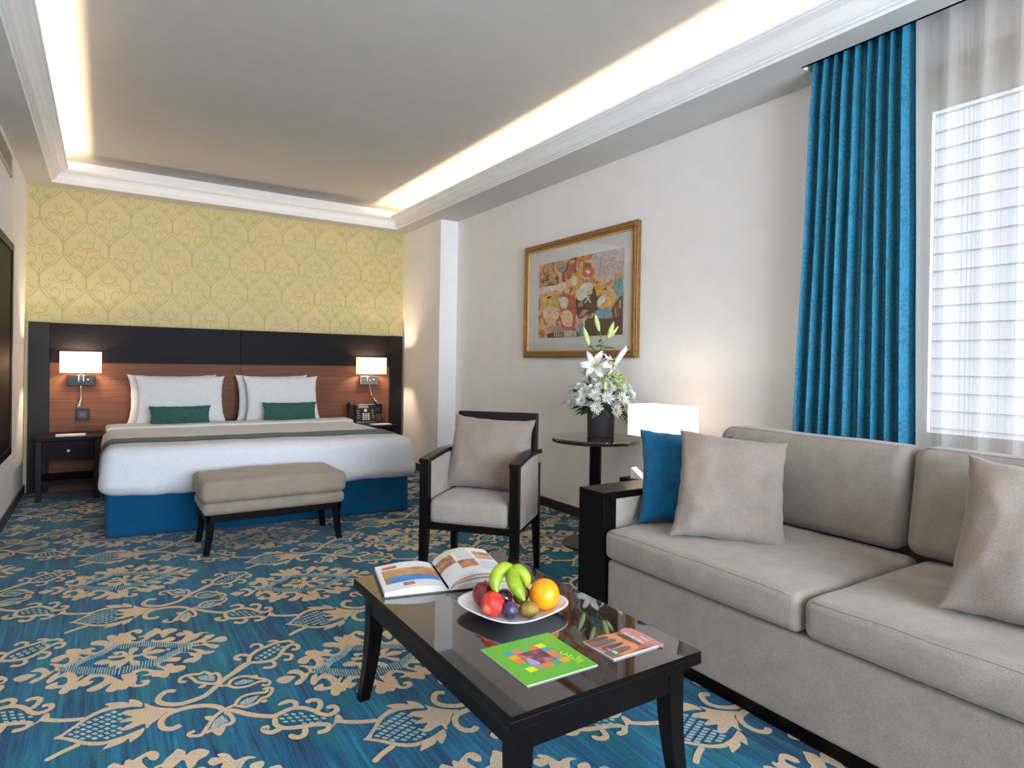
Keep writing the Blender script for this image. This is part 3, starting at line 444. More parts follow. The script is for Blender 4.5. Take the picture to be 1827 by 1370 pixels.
# consistent upward faces
ff=[]
for f in cell.f:
    a,b_,c_=[Vector(cell.v[k]) for k in f[:3]]
    nrm=(b_-a).cross(c_-a); ff.append(f if nrm.z>0 else tuple(reversed(f)))
cell.f=ff
for i in range(-3,6):
    for j in range(-6,7):
        dx,dy=.790*i+.011*j*0,.4915*i+.983*j-0.0
        cx,cy=.15+dx,2.7+dy
        if cx<XL-.7 or cx>XR+.5 or cy<YF-.3 or cy>YB+.8: continue
        o=len(gf.v)
        vs=[(x+dx,y+dy,z) for x,y,z in cell.v]; keep=[]
        for f,k in zip(cell.f,cell.m):
            if all(XL<vs[t][0]<XR and YF<vs[t][1]<YB for t in f): keep.append((f,k))
        gf.v+=vs
        for f,k in keep: gf.f.append(tuple(t+o for t in f)); gf.m.append(k)
tag(obj('floor',gf,[M['carpet'],M['tan'],M['pale']]),kind='structure',label='blue carpet with beige leaf and scroll pattern')

def struct(name,g,m,label=None,**k): return tag(obj(name,g,m,**k),kind='structure',label=label)
# back wall with damask print
g=G(); g.box(XL-.1,XR+.1,YB,YB+.12,-.05,3.0)
g.quad((XL,YB-.001,0),(XRC,YB-.001,0),(XRC,YB-.001,ZS+.01),(XL,YB-.001,ZS+.01),1)
c0=PAT['c0']/1000
for i in range(-2,9):
    for j in range(-6,4):
        dx=.331*i+.1655*(j%2); dz=.29*j
        for s_ in PAT['W']:
            w=s_[0]*.00078; pts=crom([(x/1000+c0+dx,z/1000+dz) for x,z in s_[1:]],False,3)
            if not all(XL+.01<a<XRC-.01 and 1.40<b_<ZS-.003 for a,b_ in pts):
                pts=[q for q in pts if XL+.01<q[0]<XRC-.01 and 1.40<q[1]<ZS-.003]
                if len(pts)<2: continue
            L_,R_=ribbon(pts,w)
            for t in range(len(L_)-1):
                q=[L_[t],R_[t],R_[t+1],L_[t+1]]
                ar=(q[1][0]-q[0][0])*(q[2][1]-q[0][1])-(q[1][1]-q[0][1])*(q[2][0]-q[0][0])
                if ar<0: q=q[::-1]
                g.add([(a,YB-.0016-.00006*PAT['W'].index(s_),b_) for a,b_ in q],[(0,1,2,3)],2)
struct('wall_back',g,[M['wall'],M['paper_green'],M['damask']],'pale green damask wallpaper wall behind the bed')
g=G(); g.box(XL-.12,XL,YF,YB,-.05,3.0); struct('wall_left',g,M['wall'])
# right wall: column, recess, window opening
WY0,WY1,WZ0,WZ1=-1.1,1.46,.80,2.50
g=G(); g.box(XRC,XR+.2,COLY,YB,-.05,3.0)
g.box(XR,XR+.2,WY1,COLY,-.05,3.0); g.box(XR,XR+.2,YF,WY0,-.05,3.0)
g.box(XR,XR+.2,WY0,WY1,-.05,WZ0); g.box(XR,XR+.2,WY0,WY1,WZ1,3.0)
struct('wall_right',g,M['wall'])
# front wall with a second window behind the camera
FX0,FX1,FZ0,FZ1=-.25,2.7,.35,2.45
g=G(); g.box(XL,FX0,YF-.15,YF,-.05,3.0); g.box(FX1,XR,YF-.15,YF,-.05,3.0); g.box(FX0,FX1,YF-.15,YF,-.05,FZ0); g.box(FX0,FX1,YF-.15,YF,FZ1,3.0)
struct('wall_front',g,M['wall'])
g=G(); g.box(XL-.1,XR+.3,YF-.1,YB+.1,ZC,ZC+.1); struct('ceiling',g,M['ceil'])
# soffit ring with moulded cornice and cove
IX0,IX1,IY0,IY1=-.396,2.66,-1.7,6.47
prof=[(-.34,2.645),(.02,2.645),(.045,2.664),(.088,2.702),(.098,2.716),(.118,2.716),(.118,2.703),(.107,2.703),(.104,2.696),(.094,2.693)]
for k in range(7):
    t=k/6*PI/2; prof.append((.094-.055*math.sin(t)*1.0,2.69-.052*(1-math.cos(t))))
prof+= [(.034,2.638),(.034,2.630),(.020,2.630),(.020,2.619),(.006,2.619),(.0,2.607)]
g=G()
def ringpt(d,z,k):
    x0,x1,y0,y1=IX0+d,IX1-d,IY0+d,IY1-d
    if d<0: x0,x1,y0,y1=max(IX0+d,XL),min(IX1-d,2.82),max(IY0+d,YF),min(IY1-d,YB)
    return [(x0,y0,z),(x1,y0,z),(x1,y1,z),(x0,y1,z)][k]
vs=[ringpt(d,z,k) for d,z in prof for k in range(4)]
fs=[]
for i in range(len(prof)-1):
    for k in range(4):
        a=i*4+k;b_=i*4+(k+1)%4; fs.append((a,b_,b_+4,a+4))
g.add(vs,fs)
g.quad((IX0,IY1,ZS),(IX1,IY1,ZS),(XR,YB,ZS),(XL,YB,ZS),1); g.quad((XL,YB,ZS),(XL,YF,ZS),(IX0,IY0,ZS),(IX0,IY1,ZS),1)
g.quad((XL,YF,ZS),(XR,YF,ZS),(IX1,IY0,ZS),(IX0,IY0,ZS),1)
PX=2.82; PY=1.80
g.add([(IX1,IY0,ZS),(PX,IY0,ZS),(PX,PY,ZS),(XR,PY,ZS),(XR,YB,ZS),(IX1,IY1,ZS)],[(0,1,2,3,4,5)],1)
g.box(PX-.015,PX,IY0,PY,ZS,ZC); g.box(PX,XR,PY,PY+.015,ZS+.001,ZC)
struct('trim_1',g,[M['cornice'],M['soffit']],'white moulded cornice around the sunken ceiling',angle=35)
# cove light strips
for x,nm in ((IX1-.038,'right'),(IX0+.038,'left')):
    g=G(); g.box(x-.006,x+.006,IY0+.1,IY1-.09,2.666,2.674)
    tag(obj('led_strip',g,M['led']),'warm light strip hidden in the %s ceiling cove'%nm,'light','cove light strips')
# baseboards
g=G(); g.box(XL,XL+.014,YF,YB,0,.0726,b=.003); struct('baseboard_left',g,M['base'])
g=G(); g.box(XR-.014,XR,YF,COLY,0,.0726,b=.003); g.box(XRC,XR-.014,COLY-.014,COLY,0,.0726); g.box(XRC-.014,XRC,COLY-.014,YB,0,.0726,b=.003); struct('baseboard_right',g,M['base'])
g=G(); g.box(XL,XR,YF,YF+.014,0,.0726); struct('baseboard_front',g,M['base'])

# windows
def window(name,g_frame,g_glass,rail=None):
    t=bpy.data.objects.new(name,None); COL.objects.link(t); t['kind']='structure'
    obj('window_frame',g_frame,M['alu'],t); obj('pane',g_glass,M['glass'],t); return t
g=G(); X0,X1=XR+.10,XR+.16
g.box(X0,X1,WY0,WY1,WZ0,.87); g.box(X0,X1,WY0,WY1,2.33,WZ1)
g.box(X0-.03,X0,WY0,WY1,2.44,2.465); g.box(X0-.015,X0,WY0,WY1,2.39,2.40)
g.box(X0,X1,WY1-.09,WY1,.87,2.33); g.box(X0,X1,WY0,WY0+.08,.87,2.33); g.box(X0,X1,.12,.20,.87,2.33)
gg=G(); gg.box(X0+.025,X0+.031,WY0,WY1,.87,2.33)
window('window_1',g,gg)
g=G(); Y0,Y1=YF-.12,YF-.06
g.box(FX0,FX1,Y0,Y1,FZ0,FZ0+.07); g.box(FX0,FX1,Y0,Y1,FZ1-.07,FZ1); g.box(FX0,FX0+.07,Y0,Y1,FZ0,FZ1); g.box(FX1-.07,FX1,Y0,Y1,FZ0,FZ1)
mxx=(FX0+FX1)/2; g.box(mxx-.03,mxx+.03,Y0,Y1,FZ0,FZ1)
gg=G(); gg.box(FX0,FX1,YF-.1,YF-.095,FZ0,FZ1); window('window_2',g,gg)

# building outside
g=G(); bx=8.0
g.box(bx+.05,bx+.5,-9,9,-6,9)
for k in range(-20,60):
    z=-1.5+k*.2
    if z>8.5: break
    g.add([(bx,-9,z),(bx,9,z),(bx+.025,9,z+.195),(bx+.025,-9,z+.195),(bx+.05,9,z),(bx+.05,-9,z)],[(0,3,2,1),(0,1,4,5)])
tag(obj('building',g,M['siding']),'white slatted facade seen through the sheer curtain','building')

# curtains
def drape(y0,y1,x,z0,z1,npl,amp,y0b=None,y1b=None,cols=220,rows=26,seed=1,gather=.85):
    g=G(); g.uv=[]
    y0b=y0 if y0b is None else y0b; y1b=y1 if y1b is None else y1b
    rnd=random.Random(seed); ph=[rnd.uniform(-.5,.5) for _ in range(npl+2)]
    amps=[rnd.uniform(.7,1.25) for _ in range(npl+2)]
    L=0; us=[0]
    def P(s,t):
        a=y0+(y1-y0)*s; b_=y0b+(y1b-y0b)*s; y=a+(b_-a)*(1-t)
        u=s*npl; k=int(u); f=u-k
        aa=amps[k]*(1-f)+amps[k+1]*f; pp=ph[k]*(1-f)+ph[k+1]*f
        am=amp*aa*(1 if t<gather else 1-.45*(t-gather)/(1-gather))
        th=2*PI*u+pp+.35*noise.noise(Vector((u*.7,t*3,seed)))
        sw=.35*math.sin(2*th)
        return (x+am*math.sin(th)+am*.35*math.sin(th*2+1.0)+.006*noise.noise(Vector((u,t*4,seed+3))), y+am*.35*math.cos(th)*sw, z0+(z1-z0)*t)
    for i in range(1,cols+1):
        a=Vector(P((i-1)/cols,.5)); b_=Vector(P(i/cols,.5)); L+=(b_-a).length; us.append(L)
    for j in range(rows+1):
        for i in range(cols+1):
            p=P(i/cols,j/rows); g.v.append(p); g.uv.append((us[i],p[2]))
    for j in range(rows):
        for i in range(cols):
            a=j*(cols+1)+i; g.f.append((a,a+1,a+cols+2,a+cols+1)); g.m.append(0)
    return g
t=thing('curtain','teal floral curtain hanging beside the window behind the sofa','curtain',(2.885,1.58,0))
obj('drape',drape(1.325,1.765,2.885,.02,2.80,9,.030,1.285,1.88,260,26,3),M['curtain'],t,smooth=True)
g=G(); g.box(2.865,2.885,-1.3,1.78,2.825,2.849); obj('curtain_track',g,M['rail'],t)
t=thing('sheer_curtain','white and beige striped sheer curtain hanging over the window','curtain',(2.955,.2,0))
obj('sheer_panel',drape(-1.25,1.50,2.962,.02,2.82,22,.022,None,None,700,14,8),M['sheer'],t,smooth=True)

# left wall panel and vent
t=thing('wall_panel','dark brown wood framed panel set in the left wall','panel',(XL,4.7,.45))
g=G(); y0,y1,z0,z1=3.6,5.65,.46,1.94
g.box(XL,XL+.012,y0,y1,z0,z1); obj('panel',g,M['darkx'],t)
g=G(); w=.055; X=XL+.0125
g.box(X,X+.008,y0,y1,z1-w,z1,b=.003); g.box(X,X+.008,y0,y1,z0,z0+w,b=.003); g.box(X,X+.008,y1-w,y1,z0+w,z1-w,b=.003); g.box(X,X+.008,y0,y0+w,z0+w,z1-w,b=.003)
obj('frame',g,M['dark'],t)
t=thing('air_vent','beige louvred air vent high on the left wall','vent',(XL,5.2,2.4))
g=G(); y0,y1,z0,z1=4.5,5.59,2.40,2.545; X=XL+.0005
g.box(X,X+.012,y0,y1,z0,z0+.018); g.box(X,X+.012,y0,y1,z1-.018,z1); g.box(X,X+.012,y1-.02,y1,z0,z1); g.box(X,X+.012,y0,y0+.02,z0,z1); obj('frame',g,M['metalgrey'],t)
g=G(); g.box(X,X+.002,y0+.02,y1-.02,z0+.018,z1-.018); obj('backing',g,M['ventdark'],t)
g=G()
for k in range(9): z=z0+.024+k*.0118; g.box(X+.003,X+.010,y0+.02,y1-.02,z,z+.004)
for k in range(54): y=y0+.03+k*.0197; g.box(X+.002,X+.006,y,y+.004,z0+.018,z1-.018)
obj('grille',g,M['metalgrey'],t)

# ------------------------------------------------------------------ headboard
t=thing('headboard','wide dark espresso headboard with brown walnut field behind the bed','headboard',(1.13,6.62,0))
HY=6.610; 
g=G(); g.box(-.40,2.66,HY+.008,YB-.006,.0,1.105); obj('field_panel',g,M['walnut'],t)
g=G(); g.box(1.108,1.112,HY+.006,HY+.009,.0,1.10); obj('panel_joint',g,M['black'],t)
g=G(); g.box(-.40,1.108,HY,YB-.006,1.105,1.443); g.box(1.112,2.66,HY,YB-.006,1.105,1.443); obj('top_panel',g,M['darkx'],t)
for a,b_ in ((-.545,-.402),(2.662,2.803)):
    g=G(); g.box(a,b_,HY-.012,YB-.006,0,1.446,b=.002); obj('side_panel',g,M['dark'],t)

# ------------------------------------------------------------------ bed
def shear(p):
    x,y,z=p
    k=max(0,min(1,(6.5-y)/1.9)); return (x,y-.105*k*x+0.0,z)
t=thing('bed','king size bed with white duvet, slate stripe and blue skirt','bed',(1.0,5.5,0))
def wr(amp,sc,seed=0):
    def fn(p):
        n=noise.noise_vector(Vector((p[0]*sc,p[1]*sc,p[2]*sc+seed))); return (p[0]+n.x*amp,p[1]+n.y*amp,p[2]+n.z*amp)
    return fn
g=G()
def skf(p):
    x,y,z=p; d=.006*math.sin(x*9)+.004*math.sin(x*23+1) if y<5 else 0
    fl=(.30-z)*.05
    if y<5: y-=fl+d
    return shear((x,y,max(z,.004)))
g.rbox(1.0,5.63,.155,1.985,1.82,.31,.03,3,(40,10,4),fn=skf); obj('skirt',g,M['teal'],t,smooth=True)
g=G(); g.rbox(1.0,6.06,.44,1.95,1.04,.25,.07,4,(12,6,2),fn=lambda p:shear(wr(.004,6)(p))); obj('mattress',g,M['cream'],t,smooth=True)
def duv(p):
    x,y,z=p
    n1=noise.noise(Vector((x*3.2,y*3.2,z*2)))*.015; n2=noise.noise(Vector((x*12,y*10,z*9)))*.007*(1.4 if z<.45 else .7)
    down=max(0,.5-z)/.22
    y2=y; x2=x
    if y<4.85: y2=y-(.018*down+n1*down+.006*math.sin(x*14+2*z*9)*down)
    if x<.15: x2=x-.02*down-n1*down
    if x>1.85: x2=x+.02*down+n1*down
    z2=z+(n1*.5+n2)*(.6 if z>.5 else 1)+ (0.006*math.sin(x*7+1) if z<.32 else 0)
    return shear((x2,y2,z2))
DX0,DX1,DY0,DY1,DZ0,DZ1=-.02,2.025,4.66,5.98,.265,.583
g=G(); g.rbox((DX0+DX1)/2,(DY0+DY1)/2,(DZ0+DZ1)/2,DX1-DX0,DY1-DY0,DZ1-DZ0,.085,7,(60,36,8),fn=duv)
dv=obj('duvet',g,M['white'],t,smooth=True)
# stripe follows the duvet section
def section(x_,off):
    r=.085+off; pts=[]
    for k in range(8): pts.append((DX0-off,DZ0+.05+k/7*(DZ1-.085-DZ0-.05)))
    for k in range(1,9): a=k/8*PI/2; pts.append((DX0+.085-r*math.cos(a),DZ1-.085+r*math.sin(a)))
    for k in range(1,60): pts.append((DX0+.085+(DX1-DX0-.17)*k/60,DZ1+off))
    for k in range(0,9): a=PI/2-k/8*PI/2; pts.append((DX1-.085+r*math.cos(a),DZ1-.085+r*math.sin(a)))
    for k in range(1,8): pts.append((DX1+off,DZ1-.085-k/7*(DZ1-.085-DZ0-.05)))
    return pts
g=G(); sec=section(0,.006); ys=[4.90+.27*k/8 for k in range(9)]
for y in ys:
    for x_,z_ in sec: g.v.append(duv((x_,y,z_)))
n=len(sec)
for j in range(8):
    for i in range(n-1): a=j*n+i; g.f.append((a,a+1,a+n+1,a+n)); g.m.append(0)
obj('stripe',g,M['stripe'],dv,smooth=True)
g=G(); g.rbox(1.0,6.02,.578,1.99,.24,.05,.024,4,(30,4,1),fn=lambda p:shear(wr(.006,5)(p))); obj('folded_sheet',g,M['white'],t,smooth=True)

def pillow(w,h,tk,seed=0,n=26,pinch=.10,wr_=.010,corner=.035):
    """pillow standing in the XZ plane, bottom edge on z=0, faces +-y"""
    g=G()
    def P(u,v,s):
        e=(1-abs(u)**2.6)*(1-abs(v)**2.6)
        th=tk/2*max(e,0)**.42
        # edges bow in between the corners
        x=u*w/2*(1-pinch*(1-v*v)**1.0*abs(u)**3*.6)*(1+corner*abs(v)**6*0)
        z=v*h/2*(1-pinch*(1-u*u)*abs(v)**3*.6)
        cx=corner*(abs(u*v)**5); x+=math.copysign(cx*w*.5,u); z+=math.copysign(cx*h*.5,v)
        nn=noise.noise(Vector((u*2.1+seed,v*2.1,s)))*wr_*1.5+noise.noise(Vector((u*5+seed,v*5,s*2)))*wr_*.8
        ra=math.atan2(v,u); rr0=math.hypot(u,v); nn+=wr_*.9*max(0,rr0-.45)*math.sin(ra*11+seed+3*noise.noise(Vector((u*1.5,v*1.5,seed))))*min(1,(1.1-max(abs(u),abs(v)))*3)
        edge=max(abs(u),abs(v)); rip=.0022*math.sin((u if abs(v)>abs(u) else v)*17+seed+2*noise.noise(Vector((u*3,v*3,seed))))*max(0,edge-.8)*4
        return (x+rip*(abs(u)>abs(v)),s*(th+nn*e**.5*1.0)+wr_*.6*noise.noise(Vector((u*1.5,v*1.5,seed+9))),z+rip*(abs(v)>abs(u))+h/2)
    cs=[-math.cos(PI*i/n) for i in range(n+1)]
    cs=[math.copysign(abs(c)**.85,c) for c in cs]
    idx={}
    for s in (-1,1):
        for i,u in enumerate(cs):
            for j,v in enumerate(cs):
                b_=i in(0,n) or j in (0,n); k=(i,j,0 if b_ else s)
                if k not in idx: idx[k]=len(g.v); g.v.append(P(u,v,s))
        for i in range(n):
            for j in range(n):
                q=[idx[(a,c,0 if (a in(0,n) or c in(0,n)) else s)] for a,c in((i,j),(i+1,j),(i+1,j+1),(i,j+1))]
                g.f.append(tuple(q) if s<0 else tuple(reversed(q))); g.m.append(0)
    return g
def place(g,loc,yaw,lean,roll=0):
    """yaw: direction about z; lean: tilt backwards (towards +y local)"""
    return g.xf(Matrix.Translation(Vector(loc))@Matrix.Rotation(yaw,4,'Z')@Matrix.Rotation(-lean,4,'X')@Matrix.Rotation(roll,4,'Y'))
def soft(name,label,cat,g,m,group=None):
    # put the origin at the lowest centre so the thing stands where it rests
    xs=[p[0] for p in g.v]; ys=[p[1] for p in g.v]; zs=[p[2] for p in g.v]
    c=Vector(((min(xs)+max(xs))/2,(min(ys)+max(ys))/2,min(zs)))
    g.v=[(p[0]-c.x,p[1]-c.y,p[2]-c.z) for p in g.v]
    o=obj(name,g,m,smooth=True); o.location=c; return tag(o,label,cat,group)
R_=math.radians
pw='white pillows leaning on the headboard'
soft('pillow','white pillow leaning on the headboard, rear of the left pair','pillow',place(pillow(.70,.44,.13,1),(.52,6.40,.575),0,R_(14)),M['white'],pw)
soft('pillow','white pillow behind a green bolster, front of the left pair','pillow',place(pillow(.70,.44,.14,2),(.575,6.25,.575),0,R_(18)),M['white'],pw)
soft('pillow','white pillow leaning on the headboard, rear of the right pair','pillow',place(pillow(.66,.44,.13,3),(1.385,6.40,.575),0,R_(14)),M['white'],pw)
soft('pillow','white pillow behind a green bolster, front of the right pair','pillow',place(pillow(.68,.44,.14,4),(1.445,6.25,.575),0,R_(18)),M['white'],pw)
gp='small green cushions on the bed'
soft('cushion','small green rectangular cushion before the left white pillows','cushion',place(pillow(.47,.185,.10,5,wr_=.004,corner=.02),(.545,6.05,.565),0,R_(12)),M['green'],gp)
soft('cushion','small green rectangular cushion before the right white pillows','cushion',place(pillow(.48,.20,.10,6,wr_=.004,corner=.02),(1.455,6.04,.565),R_(-3),R_(12)),M['green'],gp)

# ------------------------------------------------------------------ bench
t=thing('bench','upholstered taupe bench with dark legs at the foot of the bed','bench',(.92,4.23,0))
bx0,bx1,by0,by1=.47,1.325,3.985,4.455
g=G(); g.rbox((bx0+bx1)/2,(by0+by1)/2,.375,bx1-bx0,by1-by0,.125,.035,5,(24,14,3),fn=lambda p:(p[0]+.003*noise.noise(Vector((p[0]*8,p[1]*8,p[2]*8))),p[1],p[2]+.010*(1-((p[0]-.9)/.43)**2)*(p[2]>.37)+.004*noise.noise(Vector((p[0]*6,p[1]*6,0)))))
obj('seat_cushion',g,M['bench'],t,smooth=True)
g=G(); g.rbox((bx0+bx1)/2,(by0+by1)/2,.275,bx1-bx0-.02,by1-by0-.02,.075,.03,4,(12,8,2)); obj('seat_base',g,M['bench'],t,smooth=True)
g=G(); a=.03
g.box(bx0+a,bx1-a,by0+a,by0+a+.02,.195,.245,b=.002); g.box(bx0+a,bx1-a,by1-a-.02,by1-a,.195,.245,b=.002); g.box(bx0+a,bx0+a+.02,by0+a,by1-a,.195,.245); g.box(bx1-a-.02,bx1-a,by0+a,by1-a,.195,.245)
obj('apron',g,M['black'],t)
def saber(x,y,sx,sy,top,w0,w1,fl):
    g=G(); n=8; vs=[]
    for i in range(n+1):
        t_=i/n; z=top*(1-t_); w=w0+(w1-w0)*t_; o=fl*t_**2.2
        cx,cy=x+sx*o,y+sy*o
        for dx,dy in((-1,-1),(1,-1),(1,1),(-1,1)): vs.append((cx+dx*w/2,cy+dy*w/2,z))
    fs=[(0,1,2,3),tuple(n*4+k for k in(3,2,1,0))]
    for i in range(n):
        for k in range(4): a=i*4+k;b_=i*4+(k+1)%4; fs.append((b_,a,a+4,b_+4))
    return g.add(vs,fs)
for sx,x in ((-1,bx0+.055),(1,bx1-.055)):
    for sy,y in ((-1,by0+.055),(1,by1-.055)): obj('leg',saber(x,y,sx,sy*.0,.235,.045,.032,.022),M['black'],t)

# ------------------------------------------------------------------ nightstands
def nightstand(x0,x1,top,label,y0=6.15,y1=6.595):
    t=thing('nightstand',label,'nightstand',((x0+x1)/2,(y0+y1)/2,0),group='dark nightstands beside the bed')
    g=G(); g.box(x0,x1,y0-.015,y1,top-.03,top,b=.003); obj('tabletop',g,M['darkx'],t)
    i=.012
    for xx in (x0+i,x1-i-.04):
        for yy in (y0,y1-.045): g=G(); g.box(xx,xx+.04,yy,yy+.04,0,top-.03,b=.002); obj('leg',g,M['dark'],t)
    g=G(); g.box(x0+i+.008,x0+i+.02,y0+.04,y1-.045,top-.20,top-.03); g.box(x1-i-.02,x1-i-.008,y0+.04,y1-.045,top-.20,top-.03); g.box(x0+i+.04,x1-i-.04,y1-.03,y1-.018,top-.20,top-.03); obj('case',g,M['dark'],t)
    g=G(); g.box(x0+i+.043,x1-i-.043,y0+.004,y0+.4,top-.185,top-.034,b=.002); d=obj('drawer',g,M['darkx'],t)
    cx=(x0+x1)/2; g=G(); g.box(cx-.011,cx+.011,y0-.012,y0+.004,top-.12,top-.098,b=.002); tag(obj('knob',g,M['chrome'],d),'small square silver knob')
    g=G(); g.box(x0+i+.005,x1-i-.005,y0+.01,y1-.01,.125,.165,b=.002); obj('shelf',g,M['darkx'],t)
    return t
nightstand(-.468,-.018,.510,'dark nightstand with a small drawer, left of the bed')
nightstand(2.12,2.58,.498,'dark nightstand right of the bed, under the telephone')
def pad(x,y,z,w,d,a,label):
    g=G(); g.box(-w/2,w/2,-d/2,d/2,0,.008,b=.001)
    o=obj('notepad',g,M['paper']); o.location=(x,y,z); o.rotation_euler.z=a; tag(o,label,'notepad')
    g=G(); g.add([(-w/2,-d/2,.009),(w/2,-d/2,.009),(w/2,d/2,.009),(-w/2,d/2,.009)],[(0,1,2,3)]); obj('cover_sheet',g,M['cream'],o,world=False)
pad(-.235,6.27,.5105,.20,.12,R_(3),'white notepad on the left nightstand')
pad(2.42,6.24,.4985,.20,.10,R_(4),'white notepad on the right nightstand')

# ------------------------------------------------------------------ telephone
t=thing('telephone','black desk telephone with handset, on the right nightstand','telephone',(2.27,6.34,.498),R_(-8)); t.scale=(1.22,1.22,1.18)
def obl(g,lean,z=0): return g.xf(Matrix.Translation((0,.05,z))@Matrix.Rotation(R_(lean),4,'X'))
g=G(); g.rbox(.03,0,.085,.19,.035,.19,.012,3); g=obl(g,-22); obj('body',g,M['plastic'],t,world=False,angle=40)
g=G(); g.box(-.06,.11,.0,.12,.0,.02,b=.004); obj('stand',g,M['plastic'],t,world=False)
g=G(); g.tube([(-.105,-.03,.165),(-.105,-.05,.15),(-.105,-.045,.10),(-.105,-.04,.05),(-.105,-.03,.02)],[.022,.027,.017,.018,.027],10); g=obl(g,-22,.012); h=obj('handset',g,M['plastic'],t,smooth=True,world=False)
g=G(); g.rbox(-.10,0,.085,.05,.03,.19,.01,3); g=obl(g,-22); obj('cradle',g,M['plastic'],t,world=False,angle=40)
g=G(); g.box(-.03,.055,-.0195,-.0178,.14,.165); g=obl(g,-22); obj('screen',g,M['grey'],t,world=False)
g=G()
for r in range(4):
    for c_ in range(3): g.box(.002+c_*.022,.018+c_*.022,-.022,-.0178,.03+r*.017,.041+r*.017)
g=obl(g,-22); obj('keypad',g,M['key'],t,world=False)
g=G(); g.lathe([(0,-.003),(.014,-.003),(.014,.004),(0,.004)],16); g.xf(Matrix.Translation((.03,-.0195,.118))@Matrix.Rotation(PI/2,4,'X')); g=obl(g,-22); obj('navigation_button',g,M['key'],t,world=False)
for s in (-1,1):
    g=G()
    for k in range(4): g.box(.03+s*.062-.007,.03+s*.062+.007,-.021,-.0178,.045+k*.022,.055+k*.022)
    g=obl(g,-22); obj('side_keys',g,M['grey'],t,world=False)

# sockets
def socket(x,z,w,h,label,cord=False):
    t=thing('wall_socket',label,'socket',(x,HY,z-h/2))
    g=G(); g.box(x-w/2,x+w/2,HY-.010,HY+.007,z-h/2,z+h/2,b=.002); obj('plate',g,M['dchrome'],t)
    g=G(); g.box(x-w*.3,x+w*.3,HY-.013,HY-.010,z-h*.3,z+h*.3); obj('insert',g,M['plastic'],t)
    g=G()
    for s in (-1,1):
        g.lathe([(0,0),(.0035,0),(.0035,.003),(0,.003)],8); 
    g=G(); g.box(x-.012,x-.007,HY-.0145,HY-.013,z-.004,z+.006); g.box(x+.007,x+.012,HY-.0145,HY-.013,z-.004,z+.006); obj('pin_holes',g,M['grey'],t)
    return t
socket(-.165,.655,.10,.10,'black wall socket under the left wall lamp')
socket(2.52,.635,.105,.105,'black wall socket beside the telephone')
g=G(); g.tube([(2.53,HY-.012,.62),(2.545,HY-.03,.59),(2.56,HY-.045,.54),(2.565,HY-.05,.506)],.003,6)
tag(obj('power_cord',g,M['plastic'],smooth=True),'black cord hanging from the socket beside the telephone','cord')

# ------------------------------------------------------------------ wall lamps
def sconce(x,mats,labels,bend):
    y=HY
    t=thing('wall_lamp',labels[0],'wall lamp',(x,y,.90),group='rectangular wall lamps over the nightstands')
    g=G(); g.box(x-.10,x+.10,y-.022,y+.0075,.905,.998,b=.004); tag(obj('backplate',g,mats,t),labels[1])
    g=G(); g.tube([(x,y-.03,.955),(x,y-.075,.955),(x,y-.078,1.0),(x,y-.078,1.04)],.007,8); g.box(x-.022,x-.012,y-.034,y-.02,.935,1.0,b=.002); g.box(x+.012,x+.022,y-.034,y-.02,.935,1.0,b=.002); obj('arm',g,M['chrome'],t,angle=40)
    g=G(); g.lathe([(0,0),(.009,0),(.009,.012),(.006,.016),(0,.016)],14); g.xf(Matrix.Translation((x+.05,y-.022,.955))@Matrix.Rotation(PI/2,4,'X')); obj('switch',g,M['chrome'],t,smooth=True)
    # shade: open box of cloth
    g=G(); w,d,z0,z1=.148,.065,1.018,1.202; yc=y-.078; k=.003
    g.box(x-w,x+w,yc-d,yc-d+k,z0,z1); g.box(x-w,x+w,yc+d-k,yc+d,z0,z1); g.box(x-w,x-w+k,yc-d+k,yc+d-k,z0,z1); g.box(x+w-k,x+w,yc-d+k,yc+d-k,z0,z1)
    sh=obj('lamp_shade',g,M['shade'],t)
    g=G(); g.box(x-w-.001,x+w+.001,yc-d-.001,yc-d+.001,z1-.002,z1+.001); obj('shade_rim',g,M['shadetrim'],sh)
    g=G(); g.box(x-w-.001,x+w+.001,yc-d-.001,yc-d+.001,z0-.001,z0+.002); obj('shade_rim',g,M['shadetrim'],sh)
    g=G(); g.tube(crom([(x+.0,y-.03,.905)]+[(x+a,y-.03-b_,c_) for a,b_,c_ in bend],False,5),.0055,8); g2=obj('reading_arm',g,M['chrome'],t,smooth=True)
    a,b_,c_=bend[-1]; a0,b0,c0_=bend[-2]
    p=Vector((x+a,y-.03-b_,c_)); dr=(p-Vector((x+a0,y-.03-b0,c0_))).normalized()
    g=G(); g.tube([p-dr*.01,p+dr*.01,p+dr*.045,p+dr*.05],[.007,.012,.016,.013],12); obj('spot_head',g,M['chrome'],t,smooth=True)
    L=bpy.data.lights.new('wall_lamp_bulb','POINT'); L.energy=10; L.color=(1,.76,.50); L.shadow_soft_size=.03
    o=bpy.data.objects.new('wall_lamp_bulb',L); COL.objects.link(o); o.parent=t; o.location=(0,-.078,.22)
    return t
sconce(-.178,M['dchrome'],('white rectangular wall lamp above the left nightstand','black mirror backplate'),[(.0,.02,.86),(.003,.03,.80),(-.004,.03,.765)])
sconce(2.418,M['chrome'],('white rectangular wall lamp above the telephone','silver backplate'),[(-.004,.02,.86),(.01,.035,.80),(.045,.04,.745)])

